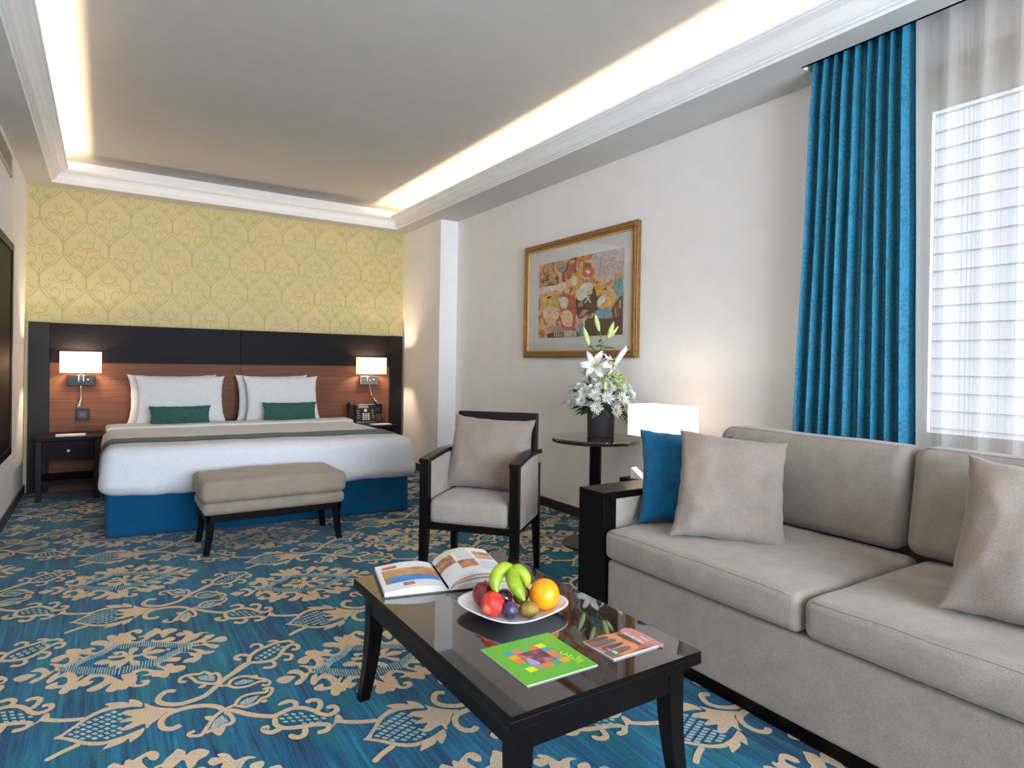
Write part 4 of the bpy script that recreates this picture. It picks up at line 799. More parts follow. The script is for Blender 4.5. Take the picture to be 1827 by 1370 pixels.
# ------------------------------------------------------------------ picture
t=thing('framed_picture','gold framed abstract painting hung on the right wall','picture',(XR,3.76,1.2))
PX1=XR-.0015
ya,yb,za,zb=3.082,4.437,1.208,2.139
def framering(g,x0,x1,ya,yb,za,zb,w):
    g.box(x0,x1,ya,yb,zb-w,zb,b=.003); g.box(x0,x1,ya,yb,za,za+w,b=.003); g.box(x0,x1,ya,ya+w,za+w,zb-w,b=.003); g.box(x0,x1,yb-w,yb,za+w,zb-w,b=.003)
g=G(); framering(g,PX1-.035,PX1,ya,yb,za,zb,.048); framering(g,PX1-.042,PX1-.02,ya+.012,yb-.012,za+.012,zb-.012,.02); obj('frame',g,M['gold'],t)
g=G(); framering(g,PX1-.030,PX1-.005,ya+.048,yb-.048,za+.048,zb-.048,.012); tag(obj('fillet',g,M['gold2'],t),'thin bright gold inner border')
g=G(); g.box(PX1-.018,PX1-.004,ya+.04,yb-.04,za+.04,zb-.04); obj('mount',g,M['mat'],t)
ac=dict(grey=(186,176,178),dark=(62,44,42),mauve=(150,134,140),pink=(178,130,126),ochre=(190,140,86),red=(178,80,60),red2=(196,96,78),cream=(226,206,186),orange=(200,118,66),
 yellow=(216,156,70),pale=(214,216,208),orange2=(204,142,84),white=(218,212,208),brown=(104,74,66),gold=(214,172,96),peach=(224,190,160),yellow2=(222,164,40),pinkg=(206,180,170),red3=(200,110,96),
 teal=(112,160,168),blue=(86,150,182),brown2=(84,68,66))
names=list(ac); am=[]
for n_ in names:
    m,nt,b=mat('paint_'+n_); c=srgb(*ac[n_]); co=coords(nt,'Object',(14,14,14))
    f=noisetex(nt,co,1.6,5,.7,1.5)
    d=tuple(v*.62 for v in c[:3])+(1,); l=tuple(min(1,v*1.3+.02) for v in c[:3])+(1,)
    nt.links.new(ramp(nt,f,[(.36,d),(.5,c),(.66,l)]),b.inputs['Base Color']); b.inputs['Roughness'].default_value=.4; am.append(m)
m,nt,b=mat('painted_ground'); co=coords(nt,'Object',(1,7,7)); f=noisetex(nt,co,1.0,5,.65,1.2)
nt.links.new(ramp(nt,f,[(.32,srgb(70,48,46)),(.42,srgb(130,84,70)),(.48,srgb(196,120,84)),(.54,srgb(222,190,160)),(.60,srgb(206,150,92)),(.68,srgb(150,76,62)),(.76,srgb(210,204,200))]),b.inputs['Base Color']); b.inputs['Roughness'].default_value=.4; am.append(m)
g=G(); g.box(PX1-.0195,PX1-.018,3.226,4.238,1.368,1.974,len(am)-1)
for k,e in enumerate(ART):
    if (e[0]=='dark' and k<3) or e[0]=='brown': continue
    pts=[(y/1000,z/1000) for y,z in e[1:]]
    pts=crom(pts,len(pts)>4,3) if len(pts)>4 else pts
    pts=[(min(max(a,3.227),4.237),min(max(b_,1.369),1.973)) for a,b_ in pts]
    zz=PX1-.0197-.00004*k
    q=[]
    for p in pts:
        if not q or (abs(p[0]-q[-1][0])+abs(p[1]-q[-1][1]))>1e-4: q.append(p)
    g.flatpoly(q,lambda a,b_:(zz,a,b_),names.index(e[0]),flip=True)
obj('canvas',g,am,t)
m,nt,b=mat('picture_glass'); nt.nodes.remove(b); tr=nt.nodes.new('ShaderNodeBsdfTransparent'); gl=nt.nodes.new('ShaderNodeBsdfGlossy'); gl.inputs['Roughness'].default_value=.03; mx=nt.nodes.new('ShaderNodeMixShader'); mx.inputs[0].default_value=.05
nt.links.new(tr.outputs[0],mx.inputs[1]); nt.links.new(gl.outputs[0],mx.inputs[2]); nt.links.new(mx.outputs[0],nt.nodes['Material Output'].inputs[0])
g=G(); g.box(PX1-.0275,PX1-.026,ya+.055,yb-.055,za+.055,zb-.055); obj('glass',g,m,t)

# ------------------------------------------------------------------ armchair
cl=Vector((1.367,2.971,0)); cr=Vector((1.713,2.571,0)); rr=Vector((2.067,2.874,0)); rl=cl+(rr-cr)
cen=(cl+cr+rr+rl)/4; th=math.atan2((cr-cl).y,(cr-cl).x)
t=thing('armchair','taupe upholstered armchair with dark wood frame beside the round table','armchair',tuple(cen),th)
W=(cr-cl).length/2; D=(rr-cr).length/2     # local: x -W..W, y -D(front)..D(back)
p_=.045
for s in (-1,1):
    g=G(); x0=s*W-(p_ if s>0 else 0); vs=[]
    # front post tapering to the foot
    for z,k in ((0,.032),(.32,.045),(.652,.045)):
        xa=s*W-(k if s>0 else 0); vs+= [(xa,-D,z),(xa+k,-D,z),(xa+k,-D+k,z),(xa,-D+k,z)]
    fs=[(3,2,1,0),(8,9,10,11)]+[(i*4+k,i*4+(k+1)%4,(i+1)*4+(k+1)%4,(i+1)*4+k) for i in range(2) for k in range(4)]
    g.add(vs,fs); obj('leg',g,M['black'],t,world=False)
    g=G(); vs=[]
    for z,k,yo in ((0,.028,.035),(.32,.042,0),(.60,.04,0)):
        xa=s*W-(k if s>0 else 0); y0=D-.04+yo; vs+=[(xa,y0,z),(xa+k,y0,z),(xa+k,y0+k,z),(xa,y0+k,z)]
    g.add(vs,fs); obj('leg',g,M['black'],t,world=False)
    # arm rail, curved
    g=G(); n=14; vs=[]
    xa,xb=(W-.048,W+.004) if s>0 else (-W-.004,-W+.048)
    for i in range(n+1):
        u=i/n; y=-D-.003+(2*D+.02)*u; z=.655+.030*math.sin(u*PI*.62)-.022*max(0,u-.55)
        vs+=[(xa,y,z-.022),(xb,y,z-.022),(xb,y,z),(xa,y,z)]
    fs2=[(0,1,2,3),tuple(n*4+k for k in (3,2,1,0))]+[(i*4+(k+1)%4,i*4+k,(i+1)*4+k,(i+1)*4+(k+1)%4) for i in range(n) for k in range(4)]
    g.add(vs,fs2); obj('armrest',g,M['black'],t,world=False,angle=40)
    # upholstered side
    g=G(); n=14; vs=[]
    xa,xb=(W-.042,W-.004) if s>0 else (-W+.004,-W+.042)
    for i in range(n+1):
        u=i/n; y=-D+.045+(2*D-.08)*u; uu=(y+D)/(2*D); z=.632+.030*math.sin(uu*PI*.62)-.022*max(0,uu-.55)
        vs+=[(xa,y,.315),(xb,y,.315),(xb,y,z),(xa,y,z)]
    g.add(vs,[(0,1,2,3),tuple(n*4+k for k in (3,2,1,0))]+[(i*4+(k+1)%4,i*4+k,(i+1)*4+k,(i+1)*4+(k+1)%4) for i in range(n) for k in range(4)])
    sp=obj('side_panel',g,M['taupe'],t,world=False)
    # piping along the panel
    xo=W-.003 if s>0 else -W+.003
    pts=[(xo,-D+.052,.325)]+[(xo,-D+.052+(2*D-.10)*i/10,.322+.0) for i in range(1,11)]
    up=[(xo,-D+.052+(2*D-.10)*i/10,.622+.030*math.sin(((-D+.052+(2*D-.10)*i/10)+D)/(2*D)*PI*.62)) for i in range(10,-1,-1)]
    g=G(); g.tube(pts+up+[pts[0]],.003,6); obj('piping',g,M['taupe2'],sp,world=False,smooth=True)
g=G(); g.box(-W+.045,W-.045,-D+.005,-D+.03,.295,.325,b=.002); g.box(-W+.045,W-.045,D-.03,D-.005,.295,.325,b=.002); g.box(-W+.01,-W+.035,-D+.045,D-.04,.295,.3149); g.box(W-.035,W-.01,-D+.045,D-.04,.295,.3149); obj('seat_rail',g,M['black'],t,world=False)
g=G(); g.rbox(0,-.005,.388,2*W-.096,2*D-.05,.125,.032,5,(14,12,3),fn=lambda p:(p[0],p[1]-.030*max(0,-p[1]/D)**2*(1-(p[0]/W)**4),p[2]+(.012*(1-(p[0]/W)**2)*(1-(p[1]/D)**2) if p[2]>.39 else 0)+.003*noise.noise(Vector(p)*9)))
obj('seat',g,M['taupe'],t,smooth=True,world=False)
def rake(p): x,y,z=p; return (x*(1-.10*max(0,z-.45)),y+.16*max(0,z-.40),z)
g=G(); g.rbox(0,D-.045,.56,2*W-.10,.05,.42,.02,3,(8,2,8),fn=rake); obj('back_upholstery',g,M['taupe'],t,smooth=True,world=False)
g=G(); g.rbox(0,D-.045,.815,2*W-.03,.038,.115,.006,2,(6,1,2),fn=rake); g.rbox(-W+.030,D-.045,.62,.03,.036,.30,.004,1,fn=rake); g.rbox(W-.030,D-.045,.62,.03,.036,.30,.004,1,fn=rake); obj('back_frame',g,M['dark'],t,angle=40,world=False)
Mc=Matrix.Translation(cen)@Matrix.Rotation(th,4,'Z')
g=place(pillow(.465,.405,.15,11,wr_=.014),(-.010,.055,.457),0,R_(17),R_(2.5)).xf(Mc)
soft('cushion','square taupe cushion on the armchair seat','cushion',g,M['taupe2'])

# ------------------------------------------------------------------ round table, vase, bouquet
rx,ry=2.655,3.09
t=thing('round_table','small round dark pedestal table by the right wall','table',(rx,ry,0))
g=G(); g.lathe([(0,.660),(.272,.660),(.285,.664),(.288,.672),(.288,.682),(.283,.690),(0,.690)],64,(rx,ry)); obj('tabletop',g,M['glasstop'],t,angle=30)
g=G(); g.lathe([(0,.014),(.038,.014),(.038,.659),(0,.659)],28,(rx,ry)); obj('column',g,M['black'],t,angle=30)
g=G(); g.lathe([(0,0),(.205,0),(.207,.006),(.200,.0135),(0,.0139)],56,(rx,ry)); obj('base',g,M['plastic'],t,angle=30)
vx,vy=2.725,3.125
g=G(); g.lathe([(0,.6905),(.084,.6905),(.087,.696),(.090,.872),(.088,.874),(.082,.872),(.079,.80),(0,.79)],40,(0,0)); 
o=obj('vase',g,M['vase'],angle=40); o.location=(vx,vy,0); tag(o,'charcoal cylindrical vase on the round table','vase')
t=thing('flower_arrangement','white daisies and tall lilies in the charcoal vase','flowers',(vx,vy,.80))
g=G(); g.lathe([(0,.792),(.075,.793),(.078,.868),(.05,.90),(0,.91)],20,(vx,vy)); obj('foliage_base',g,M['leafd'],t,smooth=True)
def petal(L,w,cup=.2,mi=0,n=5):
    g=G(); vs=[]
    for i in range(n+1):
        u=i/n; ww=w*math.sin(PI*min(1,u*.86+.10))**.7; z=cup*L*u*u
        vs+=[(u*L,-ww/2,z+.1*ww),(u*L,0,z),(u*L,ww/2,z+.1*ww)]
    fs=[]
    for i in range(n):
        for k in range(2): a=i*3+k; fs.append((a,a+3,a+4,a+1))
    return g.add(vs,fs,mi)
def bloom(seed,R=.046):
    r=random.Random(seed); g=G()
    for ring,(cnt,tilt,l) in enumerate(((16,.15,1.0),(14,.45,.9),(11,.8,.75),(7,1.15,.5))):
        for k in range(cnt):
            a=2*PI*k/cnt+ring*.3+r.uniform(-.1,.1)
            p=petal(R*l*r.uniform(.88,1.1),R*.20,.12,n=3)
            g.merge(p,Matrix.Rotation(a,4,'Z')@Matrix.Rotation(-tilt+r.uniform(-.12,.12),4,'Y'))
    return g
base_blooms=[]
cam=Vector((0,0,1.15))
rnd=random.Random(5)
nb=0; pts=[]
for k in range(400):
    a=rnd.uniform(0,2*PI); e=rnd.uniform(-.25,1.15)
    R1=.212; d=Vector((math.cos(a)*math.cos(e),math.sin(a)*math.cos(e),math.sin(e)*.78))
    p=Vector((vx,vy,.90))+Vector((d.x*R1*1.05,d.y*R1*1.05,d.z*R1*.95))
    if p.z<.865 and (p-Vector((vx,vy,p.z))).length<.12: continue
    if any((p-q).length<.060 for q in pts): continue
    if p.x>XR-.055: continue
    pts.append(p)
tmpl=[]
for k in range(4):
    gg=bloom(k); tmpl.append(gg)
protos={}
for i,p in enumerate(pts):
    k=i%4; d=(p-Vector((vx,vy,.86))).normalized(); q=d.to_track_quat('Z','Y')
    if k not in protos:
        o=obj('chrysanthemum',tmpl[k],M['petal'],t,world=False); protos[k]=o
        g=G(); g.lathe([(0,.006),(.006,.007),(.007,.012),(0,.015)],10); o2=obj('flower_centre',g,M['yolk'],o,world=False,smooth=True)
        c_=o
    else: c_=copy_tree(protos[k],t)
    c_.location=p-Vector((vx,vy,.80)); c_.rotation_mode='QUATERNION'; c_.rotation_quaternion=q@Vector((0,0,1)).rotation_difference(Vector((rnd.uniform(-.2,.2),rnd.uniform(-.2,.2),1)))
def leafmesh(L,w,bend=.3,n=8):
    g=G(); vs=[]
    for i in range(n+1):
        u=i/n; ww=w*math.sin(PI*u**.8)**.9+.0006; z=-bend*L*u*u
        vs+=[(u*L,-ww/2,z+.15*ww),(u*L,0,z),(u*L,ww/2,z+.15*ww)]
    fs=[]
    for i in range(n):
        for k in range(2): a=i*3+k; fs.append((a,a+3,a+4,a+1))
    return g.add(vs,fs)
def at(p,d,roll=0): return Matrix.Translation(Vector(p))@Vector(d).normalized().to_track_quat('X','Z').to_matrix().to_4x4()@Matrix.Rotation(roll,4,'X')
rl_=random.Random(9)
for k in range(64):
    a=rl_.uniform(0,2*PI); e=rl_.uniform(-.5,1.2); d=Vector((math.cos(a)*math.cos(e),math.sin(a)*math.cos(e),math.sin(e)))
    p=Vector((vx,vy,.89))+d*rl_.uniform(.09,.15)
    if p.x+d.x*.13>XR-.03: continue
    if p.z<.88 and (p.xy-Vector((vx,vy))).length<.095: continue
    g=G(); g.merge(leafmesh(rl_.uniform(.07,.11),rl_.uniform(.02,.035)),at(p,d,rl_.uniform(-1,1))); obj('leaf',g,M['leafd'] if k%2 else M['leaf'],t,smooth=True)
# hydrangea cluster: view-right upper
F_=Vector((.544,.839,0)); Rv=Vector((.839,-.544,0))
vc=Vector((vx,vy,0))
hc=vc+Rv*.055-F_*.10+Vector((0,0,1.045))
g=G()
for k in range(170):
    d=Vector((rl_.gauss(0,1),rl_.gauss(0,1),rl_.gauss(0,1))).normalized(); p=hc+Vector((d.x*.075,d.y*.075,d.z*.045))
    g.merge(leafmesh(.018,.013,.1,3),at(p,d+Vector((rl_.uniform(-.8,.8),rl_.uniform(-.8,.8),rl_.uniform(-.8,.8))),rl_.uniform(-2,2)))
obj('hydrangea',g,M['lime'],t,smooth=True)
# trailing sprig
g=G(); s0=vc+Rv*.10-F_*.12+Vector((0,0,.90)); sp_=[s0,s0+Rv*.03+Vector((0,0,-.02)),s0+Rv*.045+Vector((0,0,-.07)),s0+Rv*.04+Vector((0,0,-.12))]
g.tube(crom([tuple(q) for q in sp_],False,4),.0018,5)
for i in range(8):
    q=Vector(crom([tuple(q) for q in sp_],False,3)[i+1]); g.merge(leafmesh(.028,.016,.1,4),at(q,Rv*(1 if i%2 else -1)+Vector((0,0,-.3)),.6))
obj('sprig',g,M['leaf'],t,smooth=True)
# lilies: a(view right), z
def L3(a,z,f=0): return vc+Rv*a-F_*f+Vector((0,0,z))
stemtop=L3(-.01,1.14,.02)
def stem(pts,r=.004):
    g=G(); g.tube(crom([tuple(p) for p in pts],False,5),r,7); return obj('stem',g,M['leaf'],t,smooth=True)
stem([L3(.0,.88),L3(.005,1.02,.01),stemtop,L3(-.013,1.22,.02),L3(-.005,1.30,.02),L3(-.020,1.385,.02)])
stem([L3(-.013,1.22,.02),L3(-.05,1.25,.02),L3(-.085,1.285,.02)])
stem([L3(-.006,1.29,.02),L3(.02,1.31,.02),L3(.035,1.335,.02)],.003)
stem([L3(.01,.95),L3(.02,1.08,.03),L3(.05,1.12,.05),L3(.075,1.16,.05)])
def budm(p,d,L,r,m='bud'):
    g=G(); p=Vector(p); d=Vector(d).normalized()
    prof=[(0,.35),(.1,.62),(.3,.95),(.5,1.0),(.7,.85),(.88,.5),(1,.12)]
    g.tube([p+d*L*a for a,_ in prof],[r*b_ for _,b_ in prof],10); return obj('lily_bud',g,M[m],t,smooth=True)
budm(L3(-.022,1.375,.02),L3(-.055,1.50,.02)-L3(-.022,1.375,.02),.115,.0155)
budm(L3(.035,1.33,.02),Rv*.35+Vector((0,0,1)),.115,.0165)
budm(L3(.055,1.34,-.01),Rv*.75+Vector((0,0,1)),.09,.010)
budm(L3(-.088,1.28,.02),-Rv*.30+Vector((0,0,1)),.125,.018)
budm(L3(.075,1.155,.05),Rv*.62+Vector((0,0,1)),.15,.018,'petal')
budm(L3(.085,1.165,.02),Rv*.80+Vector((0,0,1)),.13,.012,'petal')
budm(L3(.0,.995,.17),Vector((0,0,1)),.06,.013)
def lily(p,d,R,seed,open_=.75):
    g=G(); r=random.Random(seed); q=Vector(d).normalized().to_track_quat('Z','Y').to_matrix().to_4x4()
    for k in range(6):
        a=2*PI*k/6+r.uniform(-.1,.1); L=R*r.uniform(.92,1.08); w=R*(.42 if k%2 else .34)
        n=9; vs=[]
        for i in range(n+1):
            u=i/n; rad=.012+L*(u**1.1)*math.sin(open_*PI/2*(.5+.5*u)); z=L*(.55*math.sin(u*PI*.62)-.35*u*u*u)
            ww=w*math.sin(PI*min(1,.12+.88*u))**.75
            rf=.006*math.sin(u*14+k)
            for s in (-1,-.5,0,.5,1):
                vs.append((rad,s*ww/2,z+.10*ww*abs(s)+rf*abs(s)))
        fs=[(i*5+c,(i+1)*5+c,(i+1)*5+c+1,i*5+c+1) for i in range(n) for c in range(4)]
        pg=G(); pg.add(vs,fs); g.merge(pg,Matrix.Translation(Vector(p))@q@Matrix.Rotation(a,4,'Z'))
    o=obj('lily',g,M['petal'],t,smooth=True)
    g=G()
    for k in range(6):
        a=2*PI*k/6+.4; g.tube([tuple(Vector((0,0,.0))),(.01*math.cos(a),.01*math.sin(a),.03),(.02*math.cos(a),.02*math.sin(a),.055)],.0012,5); g.tube([(.02*math.cos(a)-.004,.02*math.sin(a),.056),(.02*math.cos(a)+.004,.02*math.sin(a),.056)],.0022,5)
    g.xf(Matrix.Translation(Vector(p))@q); obj('stamen',g,M['yolk'],o,smooth=True)
lily(L3(-.045,1.15,.04),-Rv*.25-F_*.8+Vector((0,0,.12)),.108,1)
lily(L3(.025,1.155,.03),Rv*.6-F_*.5+Vector((0,0,.3)),.088,2,.6)
lily(L3(-.075,1.10,.0),-Rv*.9-F_*.1+Vector((0,0,-.15)),.07,3,.6)
lily(L3(.07,1.09,.02),Rv*.9-F_*.2+Vector((0,0,.05)),.08,4,.6)
lily(L3(-.095,.985,.12),-Rv*.3-F_*.8+Vector((0,0,.3)),.06,5,.5)
for a,z,d,L_ in ((-.105,1.15,-1,.06),(-.06,1.27,-.9,.07),(-.05,1.27,.7,.07),(.005,1.26,.8,.075),(-.02,1.30,.0,.06),(.03,1.17,.4,.06),(-.09,1.03,-.5,.08),(-.04,1.06,.3,.09),(.06,1.07,.9,.08),(.0,1.04,-.3,.08),(-.11,1.14,-.6,.05)):
    g=G(); g.merge(leafmesh(L_,.026,.5),at(L3(a,z,.03),Rv*d-F_*.35+Vector((0,0,.35 if d>-.8 else .05)),.5)); obj('leaf',g,M['leafd'] if z<1.2 else M['leaf'],t,smooth=True)

# ------------------------------------------------------------------ side table with lamp behind the sofa arm
sx0,sx1,sy0,sy1,st_=2.53,2.95,2.25,2.73,.50
t=thing('side_table','dark square side table between sofa arm and right wall','table',((sx0+sx1)/2,(sy0+sy1)/2,0))
g=G(); g.box(sx0,sx1,sy0,sy1,st_-.03,st_,b=.003); obj('tabletop',g,M['darkx'],t)
for x_ in (sx0+.01,sx1-.05):
    for y_ in (sy0+.01,sy1-.05): g=G(); g.box(x_,x_+.04,y_,y_+.04,0,st_-.03,b=.002); obj('leg',g,M['dark'],t)
lx,ly=2.715,2.575
t=thing('table_lamp','glowing white box shade lamp behind the blue cushion','table lamp',(lx,ly,st_))
g=G(); g.box(lx-.06,lx+.06,ly-.06,ly+.06,st_+.0005,st_+.018,b=.003); obj('base',g,M['chrome'],t)
g=G(); g.lathe([(0,st_+.018),(.012,st_+.018),(.012,.80),(0,.80)],16,(lx,ly)); obj('stem',g,M['chrome'],t,smooth=False)
g=G(); wx,wy,z0,z1,k=.095,.185,.742,.926,.003
g.box(lx-wx,lx-wx+k,ly-wy,ly+wy,z0,z1); g.box(lx+wx-k,lx+wx,ly-wy,ly+wy,z0,z1); g.box(lx-wx+k,lx+wx-k,ly-wy,ly-wy+k,z0,z1); g.box(lx-wx+k,lx+wx-k,ly+wy-k,ly+wy,z0,z1)
obj('lamp_shade',g,M['shade2'],t)
L=bpy.data.lights.new('table_lamp_bulb','POINT'); L.energy=2; L.color=(1,.84,.66); L.shadow_soft_size=.035
o=bpy.data.objects.new('table_lamp_bulb',L); COL.objects.link(o); o.parent=t; o.location=(0,0,.33)
g=G(); g.extrude([(0,0),(.08,0),(.006,.06),(0,.06)],lambda a,b_,h:(a,h,b_),.065)
o=obj('tent_card',g,M['paper']); o.location=(2.56,2.67,st_+.0005); o.rotation_euler.z=R_(-70); tag(o,'small white folded card on the side table behind sofa arm','card')

# ------------------------------------------------------------------ sofa
t=thing('sofa','long taupe two seat sofa with dark wood arm, in front of window','sofa',(2.25,1.1,0))
SX0,SX1=1.765,2.74
def arm(y0,y1,front):
    g=G(); zt=.618
    yo=y1 if front>0 else y0
    g.box(SX0-.015,SX0+.055,y0,y1,0,zt-.03,b=.003)
    g.box(SX0-.015,2.66,y0,y1,zt-.03,zt,b=.003)
    a=obj('arm_frame',g,M['black'],t)
    g=G(); g.rbox((SX0+.055+2.62)/2,(y0+y1)/2,.325,2.62-SX0-.055,y1-y0-.02,.53,.012,2); obj('arm_upholstery',g,M['taupe'],t,angle=40)
arm(1.978,2.142,1); arm(.04,.204,-1)
g=G(); g.rbox((SX0+2.66)/2,1.091,.205,2.66-SX0,1.765,.275,.02,3,(4,10,3),fn=wr(.002,4)); obj('base',g,M['taupe'],t,smooth=True)
g=G(); g.box(SX0+.05,2.6,.22,1.96,.0,.068); obj('plinth',g,M['black'],t)
g=G(); g.rbox(2.69,1.09,.42,.12,1.86,.70,.03,3,(2,8,4)); obj('back',g,M['taupe'],t,smooth=True)
def seatf(x0,x1,y0,y1,seed):
    def fn(p):
        x,y,z=p; u=(x-(x0+x1)/2)/((x1-x0)/2); v=(y-(y0+y1)/2)/((y1-y0)/2)
        c=max(0,1-abs(u)**2.5)*max(0,1-abs(v)**4)
        if z>.41: z+=.018*c+.003*noise.noise(Vector((x*9,y*9,seed)))-.006*abs(v)**6
        x+= -.014*max(0,-u)**3*(1-v*v)*math.sin(min(1,max(0,(z-.35)/.12))*PI)+.003*noise.noise(Vector((x*5,y*7,z*9+seed)))
        return (x,y,z)
    return fn
for k,(a,b_) in enumerate(((1.097,1.974),(.208,1.087))):
    g=G(); g.rbox((1.745+2.50)/2,(a+b_)/2,.4125,2.50-1.745,b_-a,.125,.03,5,(18,22,3),fn=seatf(1.745,2.50,a,b_,k*5))
    o=obj('seat_cushion',g,M['taupe'],t,smooth=True)
    g=G(); zz=.4125+.0625-.006; xx=1.745+.002
    fnn=seatf(1.745,2.50,a,b_,k*5)
    g.tube([fnn((xx+.006,a+.03+(b_-a-.06)*i/20,zz-.002)) for i in range(21)],.0019,6); obj('piping',g,M['taupe'],o,smooth=True)
def backf(y0,y1,seed):
    def fn(p):
        x,y,z=p; v=(y-(y0+y1)/2)/((y1-y0)/2); w=(z-.66)/.2
        c=max(0,1-abs(v)**3)*max(0,1-abs(w)**3)
        if x<2.55: x-=.030*c
        x+=.16*(z-.47)+.004*noise.noise(Vector((y*6,z*6,seed)))
        z+=.006*noise.noise(Vector((y*3,x*3,seed+2)))
        return (x,y,z)
    return fn
for k,(a,b_) in enumerate(((1.142,1.995),(.21,1.132))):
    g=G(); g.rbox(2.515,(a+b_)/2,.675,.17,b_-a,.385,.05,6,(4,20,10),fn=backf(a,b_,k*7)); o=obj('back_cushion',g,M['taupe'],t,smooth=True)
    fnn=backf(a,b_,k*7); g=G()
    g.tube([fnn((2.458,a+.04+(b_-a-.08)*i/24,.8635)) for i in range(25)],.0019,6); obj('piping',g,M['taupe'],o,smooth=True)
# sofa cushions
yawL=math.atan2(-.69,.72)
g=place(pillow(.41,.44,.15,21,wr_=.014),(1.985,1.543,.486),yawL,R_(31),R_(6.5))
soft('cushion','square taupe cushion on the sofa, overlapping the blue cushion','cushion',g,M['taupe2'])
g=place(pillow(.40,.43,.13,22,wr_=.008),(2.060,1.80,.484),math.atan2(-.62,.78),R_(33),R_(3.5))
soft('cushion','bright blue velvet cushion in the sofa corner by the lamp','cushion',g,M['bluep'])
yawR=math.atan2(-.95,.30)
g=place(pillow(.43,.45,.15,23,wr_=.014),(1.975,.585,.490),yawR,R_(30),R_(6))
soft('cushion','square taupe cushion at the right edge of the photo, on the sofa','cushion',g,M['taupe2'])
g=place(pillow(.40,.40,.12,24,wr_=.006),(2.235,.60,.482),math.atan2(-1,.05),R_(22))
soft('cushion','blue cushion mostly hidden behind the right taupe cushion','cushion',g,M['bluep'])

# ------------------------------------------------------------------ coffee table
tx0,tx1,ty0,ty1,tt=.722,1.312,1.096,2.088,.41
t=thing('coffee_table','low dark rectangular coffee table with glossy glass top','coffee table',((tx0+tx1)/2,(ty0+ty1)/2,0))
g=G(); g.box(tx0,tx1,ty0,ty1,tt-.010,tt,1); g.m[1]=0; obj('glass_top',g,[M['glasstop'],M['black']],t)
g=G(); g.box(tx0-.002,tx1+.002,ty0-.002,ty1+.002,tt-.034,tt-.0105,b=.004); obj('tabletop',g,M['black'],t)
i=.032
g=G(); g.box(tx0+i,tx1-i,ty0+i,ty0+i+.022,tt-.105,tt-.034); g.box(tx0+i,tx1-i,ty1-i-.022,ty1-i,tt-.105,tt-.034); g.box(tx0+i,tx0+i+.022,ty0+i,ty1-i,tt-.105,tt-.034); g.box(tx1-i-.022,tx1-i,ty0+i,ty1-i,tt-.105,tt-.034); obj('apron',g,M['black'],t)
for sx,x in ((-1,tx0+i+.024),(1,tx1-i-.024)):
    for sy,y in ((-1,ty0+i+.024),(1,ty1-i-.024)): obj('leg',saber(x,y,sx*.8,sy*.8,tt-.034,.054,.034,.035),M['black'],t)

# open book
def bookmap(c,ang): return Matrix.Translation(Vector(c))@Matrix.Rotation(ang,4,'Z')
TZ=tt+.0006
# local frame: x across spread, y up the page, spine at x=0
bk_c=(0.972,1.935,TZ); bk_a=math.atan2(-.06,.245)
t=thing('open_book','open photo book lying face up on the coffee table','book',bk_c,bk_a)
W_,H_=.205,.262
g=G(); g.box(-W_-.006,W_+.006,-H_/2-.004,H_/2+.004,0,.0035); tag(obj('cover',g,M['plastic'],t,world=False),'dark book cover')
def ph(side,s):
    # page surface height over the table at distance s (0..1) from the spine
    if side<0: return .0045+.030*math.sin(min(1,s*1.15)**.6*PI*.55)*(1-.62*s**1.5)
    return .0045+.062*math.sin(min(1,(s*1.0+.02))**.62*PI*.62)*(1-.30*s**2)
def px(side,s): 
    return side*(W_*s*(1.0 if side<0 else .965))
def pageblock(side):
    g=G(); n=24; top=[];bot=[]
    for i in range(n+1):
        s=i/n; top.append((px(side,s),ph(side,s))); bot.append((px(side,s),.0036))
    vs=[];ys=[-H_/2,H_/2]
    for y in ys:
        for x,z in top: vs.append((x,y,z))
        for x,z in bot: vs.append((x,y,z))
    m_=n+1; fs=[]
    for i in range(n):
        a,b_=i,i+1
        q=(a,b_,2*m_+b_,2*m_+a); fs.append((q if side>0 else tuple(reversed(q)),0))
        q=(m_+a,m_+b_,b_,a); fs.append((q if side>0 else tuple(reversed(q)),1))
        q=(2*m_+a,2*m_+b_,3*m_+b_,3*m_+a); fs.append((q if side>0 else tuple(reversed(q)),1))
    q=(n,m_+n,3*m_+n,2*m_+n); fs.append((q if side>0 else tuple(reversed(q)),1))
    o=len(g.v); g.v+=vs
    for f,k in fs: g.f.append(f); g.m.append(k)
    return g
cwh=M['paper']; csand=fruitmat('print_desert_sand',[(.3,srgb(150,98,60)),(.5,srgb(196,148,104)),(.7,srgb(214,176,120))],26,.4); csea=fruitmat('print_blue_sea',[(.3,srgb(30,110,200)),(.7,srgb(60,150,225))],8,.4)
crock=fruitmat('print_rock',[(.3,srgb(120,74,50)),(.5,srgb(176,120,90)),(.7,srgb(214,180,160))],40,.4); csky=C('print_pale_sky',214,222,226); cgreen=C('print_pale_green',216,222,186)
cdune=fruitmat('print_dune',[(.3,srgb(170,96,52)),(.7,srgb(206,140,90))],20,.4)
